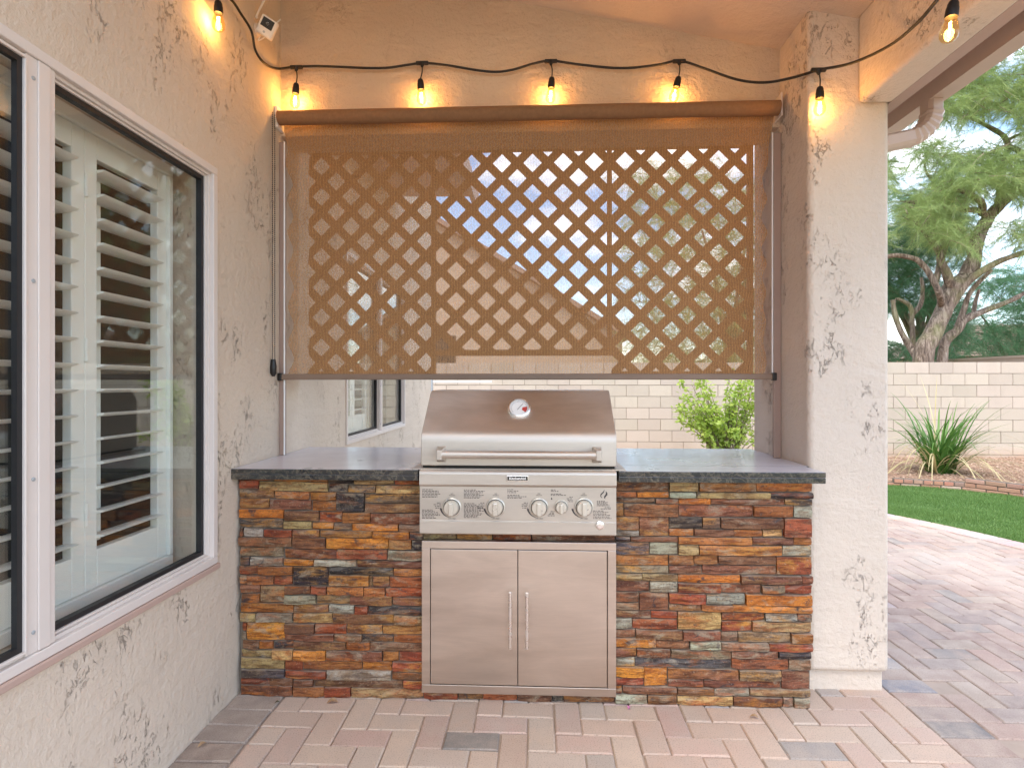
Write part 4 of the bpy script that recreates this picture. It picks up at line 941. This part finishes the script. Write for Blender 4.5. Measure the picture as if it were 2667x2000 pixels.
# ------------------------------------------------------------------ security camera
pc = lw(580, 60); pc = at(577 * D, 60 * D, 2.40)
cm = empty('security_camera', pc); tag(cm, 'small square white security camera mounted high in the corner', 'camera')
Tc = Matrix.Rotation(R(18), 4, 'Z') @ Matrix.Rotation(R(28), 4, 'Y') @ Matrix.Rotation(R(18), 4, 'X')
MB().box((-.036, -.012, -.040), (.036, .018, .040), Tc).build('body', M['white'], cm, bevel=.008, seg=3, smooth=40)
MB().box((-.025, -.0145, -.006), (.025, -.0118, .032), Tc).build('lens_panel', M['black'], cm, bevel=.001)
MB().lathe([(.007, 0), (.007, .0015), (.004, .002)], Tc @ Matrix.Translation((0, -.0145, .012)) @ RX, 16).build('lens', M['glass'], cm)
MB().lathe([(.005, 0), (.005, .0012)], Tc @ Matrix.Translation((0, -.012, -.024)) @ RX, 12).build('button', M['metalgrey'], cm)
MB().tube([Vector((-.045, .0, .045)), Vector((-.055, .01, .05)), Vector((-.045, .02, .09)), Vector((-.022, .03, .15))], .0045, 8).build('antenna', M['white'], cm)
MB().tube([Vector((.03, .02, .03)), Vector((.036, .05, .065))], .003, 8).build('antenna', M['white'], cm)
ws = Vector((LX + .004 - pc.x, 0, 0)); MB().tube([Tc @ Vector((0, .018, 0)), Vector((-.05, .02, .0)), Vector((ws.x, .03, .008))], .006, 8).build('mount_arm', M['white'], cm)
MB().lathe([(.028, 0), (.028, .004), (.02, .008)], Matrix.Translation((LX - pc.x + .0005, .03, .008)) @ Matrix.Rotation(R(90), 4, 'Y'), 20).build('wall_plate', M['vinyl'], cm)
MB().tube(smoothpts([Vector((-.02, .02, -.03)), Vector((-.05, .02, -.045)), Vector((ws.x + .01, .03, -.02))], 4), .0022, 6).build('power_cable', M['white'], cm)

# ------------------------------------------------------------------ things behind the opening
lwall = empty('courtyard_wall', (-1.0, 7.2, 0)); tag(lwall, 'low stucco wall with red brick cap beside the far end of house', 'wall')
p = at(1075, 1095, 7.2); q2 = at(1200, 1095, 7.2)
LI = Matrix.Translation((1.0, -7.2, 0))
MB().box((p.x, 7.2, -.1), (p.x + .75, 7.45, p.z - .03), LI).build('wall_body', M['wall'], lwall)
for k in range(4): MB().box((p.x - .01 + k * .2, 7.18, p.z - .028), (p.x + .18 + k * .2, 7.47, p.z + .03), LI).build('brick', M['redcap'], lwall, bevel=.004)
gp_ = empty('gate_post', at(1122, 1070, 8.2) * 1.0); gp_.location.z = 0; tag(gp_, 'grey metal gate post between the house end and block wall', 'post')
MB().box((-.03, -.03, -.1), (.03, .03, 1.36)).build('post', M['metalgrey'], gp_, bevel=.003); MB().box((-.035, -.035, 1.3602), (.035, .035, 1.375)).build('post_cap', M['metalgrey'], gp_)
MB().box((.03, -.01, 1.30), (.9, .01, 1.33)).build('gate_rail', M['white'], gp_)
# eave of the house beyond the partition
ev = empty('house_eave', (-.9, 4, 3)); tag(ev, 'roof eave of the house seen through the shade above the lattice', 'eave'); EI = Matrix.Translation((.9, -4, -3))
MB().prism([(LX - .3, 3.35), (-.50, 2.96), (-.50, 2.80), (-.54, 2.80), (-.54, 2.92), (LX - .3, 2.94)], 3.301, 4.9, lambda u, v, d: EI @ Vector((u, d, v))).build('eave_box', M['trimpaint'], ev)
# neighbour's house
nh = empty('neighbour_house', (-3, 17, 0)); tag(nh, 'tan neighbouring house with sloping tile roof beyond the block wall', 'house'); NI = Matrix.Translation((3, -17, 0))
a0, a1 = at(1145, 567, 15), at(1640, 870, 15)
sl_ = (a1.z - a0.z) / (a1.x - a0.x); zf = lambda x: a0.z + (x - a0.x) * sl_
MB().prism([(-9, 0), (a1.x - .15, 0), (a1.x - .15, zf(a1.x - .15) - .15), (-4, zf(-4) - .15), (-9, zf(-4) - 2.4)], 15.3, 21, lambda u, v, d: NI @ Vector((u, d, v))).build('wall_body', M['farwall'], nh)
MB().prism([(a1.x, a1.z), (a1.x, a1.z - .14), (-4, zf(-4) - .14), (-4, zf(-4))], 15, 21.3, lambda u, v, d: NI @ Vector((u, d, v))).build('roof', M['rooftile'], nh)
MB().prism([(-4.001, zf(-4)), (-4.001, zf(-4) - .14), (-9.5, zf(-4) - 2.55), (-9.5, zf(-4) - 2.41)], 15, 21.3, lambda u, v, d: NI @ Vector((u, d, v))).build('roof', M['rooftile'], nh)
MB().box((-3.4, 15.27, 1.2), (-2.2, 15.299, 2.6), NI).build('window', M['dark'], nh)
# far tiled house at right
fh = empty('far_house', (24, 32, 0)); tag(fh, 'distant house with brown tile roof between the tree trunks', 'house'); FI = Matrix.Translation((-24, -32, 0))
A, B_ = at(2450, 928, 32), at(2640, 880, 32)
MB().box((A.x, 32.6, -.2), (A.x + 12, 38, A.z - .1), FI).build('wall_body', M['farwall'], fh)
v = [(A.x - .5, 32, A.z), (A.x + 12.5, 32, A.z), (A.x + 9, 35.5, A.z + 2.1), (A.x + 3.2, 35.5, A.z + 2.1), (A.x - .5, 39, A.z), (A.x + 12.5, 39, A.z)]
MB().add([FI @ Vector(x) for x in v], [(0, 1, 2, 3), (0, 3, 4), (1, 5, 2), (3, 2, 5, 4), (0, 4, 5, 1)]).build('roof', M['rooftile'], fh)
g = MB()
for k in range(14):
    t = k / 14; g.tube([FI @ Vector((A.x - .5 + 3.7 * t, 32 + 3.5 * t - .02, A.z + 2.1 * t + .03)), FI @ Vector((A.x + 12.5 - 3.5 * t, 32 + 3.5 * t - .02, A.z + 2.1 * t + .03))], .05, 5)
g.build('tile_course', M['rooftile'], fh)['kind'] = 'stuff'

# ------------------------------------------------------------------ shrub, spiky plant
def leaf_quads(b, p, d, L, W_, roll):
    d = d.normalized(); s = d.cross(Vector((0, 0, 1)));
    if s.length < .05: s = Vector((1, 0, 0))
    s.normalize(); n_ = s.cross(d); s = s * math.cos(roll) + n_ * math.sin(roll); n_ = s.cross(d)
    b.add([p, p + d * L * .5 + s * W_ - n_ * W_ * .25, p + d * L - n_ * L * .15, p + d * L * .5 - s * W_ - n_ * W_ * .25, p + d * L * .5], [(0, 1, 4), (1, 2, 4), (2, 3, 4), (3, 0, 4)])
def shrub(base, pxbox, Y, nbr, nleaf, label, lsize=.05):
    e = empty('leafy_shrub', base); tag(e, label, 'shrub'); st_ = MB(); lf = MB(); I_ = Matrix.Translation(-Vector(base))
    x0, y0, x1, y1 = pxbox; P0_, P1_ = at(x0, y1, Y), at(x1, y0, Y); cx = (P0_.x + P1_.x) / 2; hw = (P1_.x - P0_.x) / 2
    for k in range(nbr):
        tx = cx + random.uniform(-1, 1) * hw; tz = P0_.z + (P1_.z - P0_.z) * random.uniform(.25, 1.0)
        if k < 3: tz = P1_.z - .02
        tip = Vector((tx, Y + random.uniform(-.35, .35), tz)); b0 = Vector(base) + Vector((random.uniform(-.06, .06), random.uniform(-.06, .06), 0))
        m_ = b0.lerp(tip, .55) + Vector((random.uniform(-.06, .06), 0, .12)); pts = smoothpts([b0, m_, tip], 8)
        st_.tube([I_ @ v for v in pts], [.008 * (1 - i / len(pts)) + .0016 for i in range(len(pts))], 5)
        for _ in range(nleaf):
            i = random.randint(int(len(pts) * .3), len(pts) - 1); p = pts[i] + Vector([random.gauss(0, .03) for _ in range(3)])
            d = Vector((random.gauss(0, 1), random.gauss(0, 1), random.gauss(.35, .8))); leaf_quads(lf, I_ @ p, d, lsize * random.uniform(.6, 1.3), lsize * random.uniform(.2, .33), random.uniform(-1.2, 1.2))
    st_.build('stem', M['bark'], e, smooth=60, fix=False); o = lf.build('foliage', M['shrub'], e, fix=False); o['kind'] = 'stuff'
    return e
shrub((at(1895, 1100, 8.3).x, 8.3, .0), (1765, 955, 2020, 1190), 8.3, 60, 44, 'light green leafy shrub standing in front of block wall behind the counter', .085)

sp = empty('spiky_plant', (at(2448, 1233, 8.2).x, 8.2, .0)); tag(sp, 'spiky clump of long green and straw-coloured strap leaves before block wall', 'plant')
gb, sb_ = MB(), MB(); Pz = lambda v: v
def strap(b, ang, L, lean, droop, w0, dep=0):
    n = 9; p = Vector((random.uniform(-.12, .12), random.uniform(-.12, .12), 0)); d = Vector((math.cos(ang) * lean, math.sin(ang) * lean, 1)).normalized(); side = Vector((-math.sin(ang), math.cos(ang), 0)); vs = []
    for i in range(n + 1):
        t = i / n; w_ = w0 * (1 - t ** 2.2) + .001; vs += [p - side * w_, p + side * w_]
        d = (d + Vector((math.cos(ang) * .05, math.sin(ang) * .05, -droop * (t + .1) * .5))).normalized(); p = p + d * L / n
        if p.z < .03: p.z = .03
    b.add(vs, [(2 * i, 2 * i + 1, 2 * i + 3, 2 * i + 2) for i in range(n)])
for k in range(150): strap(gb, random.uniform(0, 6.28), random.uniform(.7, 1.4), random.uniform(.05, .65), random.uniform(.1, .75), random.uniform(.010, .018))
for k in range(80): strap(sb_, random.uniform(0, 6.28), random.uniform(.7, 1.6), random.uniform(.4, 1.5), random.uniform(.5, 1.3), random.uniform(.006, .012))
for a in (.9, 2.2, 1.4): strap(sb_, a, 1.55, .12, .12, .009)
gb.build('green_leaves', M['blade'], sp, fix=False)['kind'] = 'stuff'; sb_.build('dry_leaves', M['straw'], sp, fix=False)['kind'] = 'stuff'

# ------------------------------------------------------------------ trees
c7 = lambda x, y, dy=0: at(2200 + x / 2.212, 650 + y / 2.212, TY + dy)
c6 = lambda x, y, dy=0: at(2200 + x / 2.37, y / 2.37, TY + dy)
TY = 12.6
def tree(base, label, limbs, foliage_fn, mats, name='tree'):
    e = empty(name, base); tag(e, label, 'tree'); I_ = Matrix.Translation(-Vector(base)); pts_all = []
    tr = MB(); 
    for i, (pts, r0, r1) in enumerate(limbs):
        sp_ = smoothpts([p + Vector([mnoise.noise(p * 3) * .05, 0, 0]) for p in pts], 6); n = len(sp_)
        tr.tube([I_ @ p for p in sp_], [r0 + (r1 - r0) * (k / (n - 1)) * 1.0 + .12 * r0 * mnoise.noise(sp_[k] * 4) for k in range(n)], 10)
        pts_all.append((sp_, r0))
    tr.build('trunk', M['bark'], e, smooth=70, fix=False)
    fol = MB(); tw = MB(); foliage_fn(fol, tw, pts_all, I_)
    tw.build('twigs', M['bark'], e, fix=False)['kind'] = 'stuff'; o = fol.build('crown', mats, e, fix=False); o['kind'] = 'stuff'
    return e
limbs = [([c7(440, 1300), c7(450, 645), c7(500, 500), c7(580, 340), c7(605, 230), c7(690, 160, .1), c7(745, 50, .1), c6(800, 1540, .1), c6(835, 1440, .1), c6(900, 1320), c6(1000, 1230), c6(1090, 1100), c6(1160, 1000)], .21, .085),
 ([c7(600, 1300, .4), c7(560, 620, .4), c7(650, 460, .4), c7(700, 400, .4), c7(830, 345, .5), c7(960, 290, .5), c7(1060, 235, .5)], .12, .04),
 ([c7(640, 480, .4), c7(690, 340, .4), c7(720, 250, .3), c7(790, 170, .2), c7(840, 120, .2)], .07, .035),
 ([c7(610, 330), c7(690, 210, -.1), c7(770, 140, -.2), c7(880, 75, -.2), c7(960, 40, -.2), c7(1080, 5, -.2)], .085, .05),
 ([c7(610, 250), c7(590, 150, -.2), c7(555, 60, -.2), c6(580, 1560, -.2), c6(520, 1450, -.2), c6(430, 1350, -.2)], .10, .05),
 ([c7(560, 330), c7(545, 250, -.4), c7(490, 140, -.4), c7(430, 70, -.4), c7(370, 45, -.4), c7(280, 35, -.4), c7(200, 60, -.4)], .07, .04),
 ([c7(430, 640), c7(380, 560, .2), c7(320, 470, .2), c7(292, 370, .2), c7(280, 290, .2)], .085, .045),
 ([c7(390, 560, .5), c7(390, 430, .5), c7(378, 330, .5), c7(320, 290, .5), c7(290, 285, .5)], .06, .03),
 ([c7(380, 380, .6), c7(430, 320, .6), c7(450, 230, .6), c7(440, 160, .6)], .06, .03),
 ([c6(870, 1340), c6(830, 1300, -.1), c6(720, 1295, -.1), c6(620, 1275, -.1), c6(480, 1250, -.1), c6(370, 1248, -.1)], .07, .03),
 ([c6(850, 1320), c6(840, 1250, -.3), c6(770, 1195, -.3), c6(690, 1175, -.3), c6(600, 1150, -.3)], .08, .03),
 ([c6(940, 1290), c6(965, 1200), c6(960, 1090), c6(985, 980), c6(1005, 900), c6(980, 840), c6(900, 790), c6(800, 740), c6(730, 720), c6(650, 680)], .09, .025),
 ([c6(1107, 960), c6(1060, 920, -.2), c6(1000, 905, -.2), c6(930, 930, -.2), c6(850, 968, -.2), c6(740, 975, -.2), c6(620, 960, -.2)], .06, .02),
 ([c6(520, 1440, -.2), c6(510, 1330, -.2), c6(560, 1220, -.2), c6(550, 1130, -.2), c6(510, 1070, -.2), c6(490, 1000, -.2)], .05, .02),
 ([c6(860, 770), c6(855, 680), c6(850, 540), c6(840, 430)], .03, .012), ([c6(1000, 870), c6(1060, 840), c6(1120, 820)], .04, .02),
 ([c6(860, 690), c6(930, 660), c6(1010, 600), c6(1060, 520)], .03, .012), ([c6(730, 715), c6(650, 640), c6(600, 560)], .03, .01), ([c7(740, 380, .5), c7(760, 300, .5), c7(770, 230, .5)], .05, .03),
 ([c6(1000, 1230), c6(1110, 1180), c6(1200, 1130)], .05, .02), ([c7(520, 190, -.2), c6(640, 1420), c6(760, 1450)], .05, .02)]
def feathery(region, nspray, nblade, L=.20, gap=.47, twn=260, off=0, depth=1.2, zbias=0):
    def fn(fol, tw, pts_all, I_):
        vs = []; fs = []; cnt = 0; tries = 0
        bl, tn, rt, bt, Yc = region
        while cnt < nspray and tries < nspray * 6:
            tries += 1
            px = random.uniform(bl, rt); py = random.uniform(tn, bt)
            if mnoise.noise(Vector((px / 120 + off, py / 100, off))) * .5 + .5 < gap + zbias * (py - tn) / (bt - tn): continue
            p = at(px, py, Yc + random.uniform(-depth, depth)); cnt += 1
            # a drooping spray: twig with fine needles
            az = random.uniform(0, 6.28); d = Vector((math.cos(az), math.sin(az) * .6, random.uniform(-.9, .9))).normalized(); Ls = random.uniform(.25, .6)
            for k in range(nblade):
                t = random.random(); s = p + d * Ls * t + Vector((0, 0, -.12 * t * t)); e = (d + Vector([random.gauss(0, .55) for _ in range(3)])).normalized()
                l = L * random.uniform(.5, 1.2); sd_ = e.cross(Vector((random.gauss(0, 1), random.gauss(0, 1), random.gauss(0, 1)))).normalized() * random.uniform(.002, .0045)
                n = len(vs); s = I_ @ s; tip = s + e * l + Vector((0, 0, -l * .25)); vs += [s - sd_, s + sd_, tip]; fs.append((n, n + 1, n + 2))
            if cnt % 5 == 0: tw.tube([I_ @ p, I_ @ (p + d * Ls * .5 + Vector((0, 0, -.02))), I_ @ (p + d * Ls + Vector((0, 0, -.1)))], [.008, .005, .002], 4, cap=False)
        fol.v = [tuple(v) for v in vs]; fol.f = fs
    return fn
bs = c7(450, 645); 
tree((bs.x, TY, -.1), 'large gnarled tree with leaning trunk and feathery light green crown beyond the block wall', limbs, feathery((2240, -40, 2800, 640, TY - .1), 4700, 46, gap=.47, L=.24, depth=1.1), M['foliage'], 'feathery_tree')
def simple_limbs(x, y, r, hgt, n=6):
    b = Vector((x, y, -.1)); o = [([b, b + Vector((.1, 0, hgt * .3)), b + Vector((-.1, 0, hgt * .6))], r, r * .5)]
    for k in range(n):
        a = random.uniform(0, 6.28); o.append(([b + Vector((0, 0, hgt * random.uniform(.3, .55))), b + Vector((math.cos(a) * hgt * .15, math.sin(a) * hgt * .15, hgt * .7)), b + Vector((math.cos(a) * hgt * .3, math.sin(a) * hgt * .3, hgt * random.uniform(.75, .95)))], r * .45, r * .12))
    return o
x_ = at(2400, 900, 16.5).x
tree((x_, 16.5, -.1), 'dark green bushy tree growing behind the gnarled tree', simple_limbs(x_, 16.5, .2, 6), feathery((2230, 500, 2520, 930, 16.2), 3000, 34, L=.30, gap=.40, depth=1.2, off=7), M['foliage2'], 'bushy_tree')
x_ = at(2640, 900, 17.5).x
tree((x_, 17.5, -.1), 'teal green low tree at the far right above the brown wall', simple_limbs(x_, 17.5, .15, 4), feathery((2540, 700, 2820, 940, 17.2), 1500, 34, L=.30, gap=.36, depth=1.0, off=17, zbias=-.1), M['foliage2'], 'low_tree')
# palo verde seen through the shade at right
x_ = at(1900, 700, 13).x
tree((x_, 13, -.1), 'yellow-green tree seen through the right part of the shade', simple_limbs(x_, 13, .14, 5), feathery((1640, 430, 2150, 1010, 13), 2600, 30, L=.32, gap=.36, depth=1.2, off=31, zbias=-.15), M['foliage'], 'palo_verde_tree')

# ------------------------------------------------------------------ litter
def litter(x, y, s, mat, name, label, cat, rz):
    b = MB(); n = 8; vs = []
    for i in range(n + 1):
        t = i / n; w_ = s * .28 * math.sin(math.pi * min(1, t * .92 + .06)); z = .003 + s * .22 * math.sin(math.pi * t)
        vs += [(-s / 2 + s * t, -w_, z + w_ * .3), (-s / 2 + s * t, 0, z), (-s / 2 + s * t, w_, z + w_ * .4)]
    b.add(vs, [(3 * i + k, 3 * i + k + 1, 3 * i + 4 + k, 3 * i + 3 + k) for i in range(n) for k in (0, 1)])
    o = b.build(name, mat, smooth=80, fix=False); o.location = (x, y, .003); o.rotation_euler = (0, 0, rz); tag(o, label, cat)
def fl(px, py): d = CH * F / (py - 1000); a = (px - 1333.5) / F; return d * (a * ct - st), d * (ct + a * st)
litter(*fl(866, 1833), .045, M['leaf'], 'dry_leaf', 'curled pale dry leaf against the foot of the left stone panel', 'leaf', .2)
litter(*fl(527, 1944), .03, M['leaf'], 'dry_leaf', 'small tan leaf on the dark pavers beside the house wall', 'leaf', .9)
litter(*fl(1965, 1871), .03, M['leaf'], 'dry_leaf', 'orange dry leaf on the pavers in front of the right stone panel', 'leaf', -.3)
litter(*fl(1638, 1846), .022, M['petal'], 'fallen_petal', 'pink petal on the pavers below the cabinet door frame', 'petal', 1.2)
litter(*fl(722, 1833), .02, plain('dead_moss', (.08, .07, .03), .9), 'dry_leaf', 'tiny dark withered sprig at the foot of the stones on the left', 'leaf', .4)
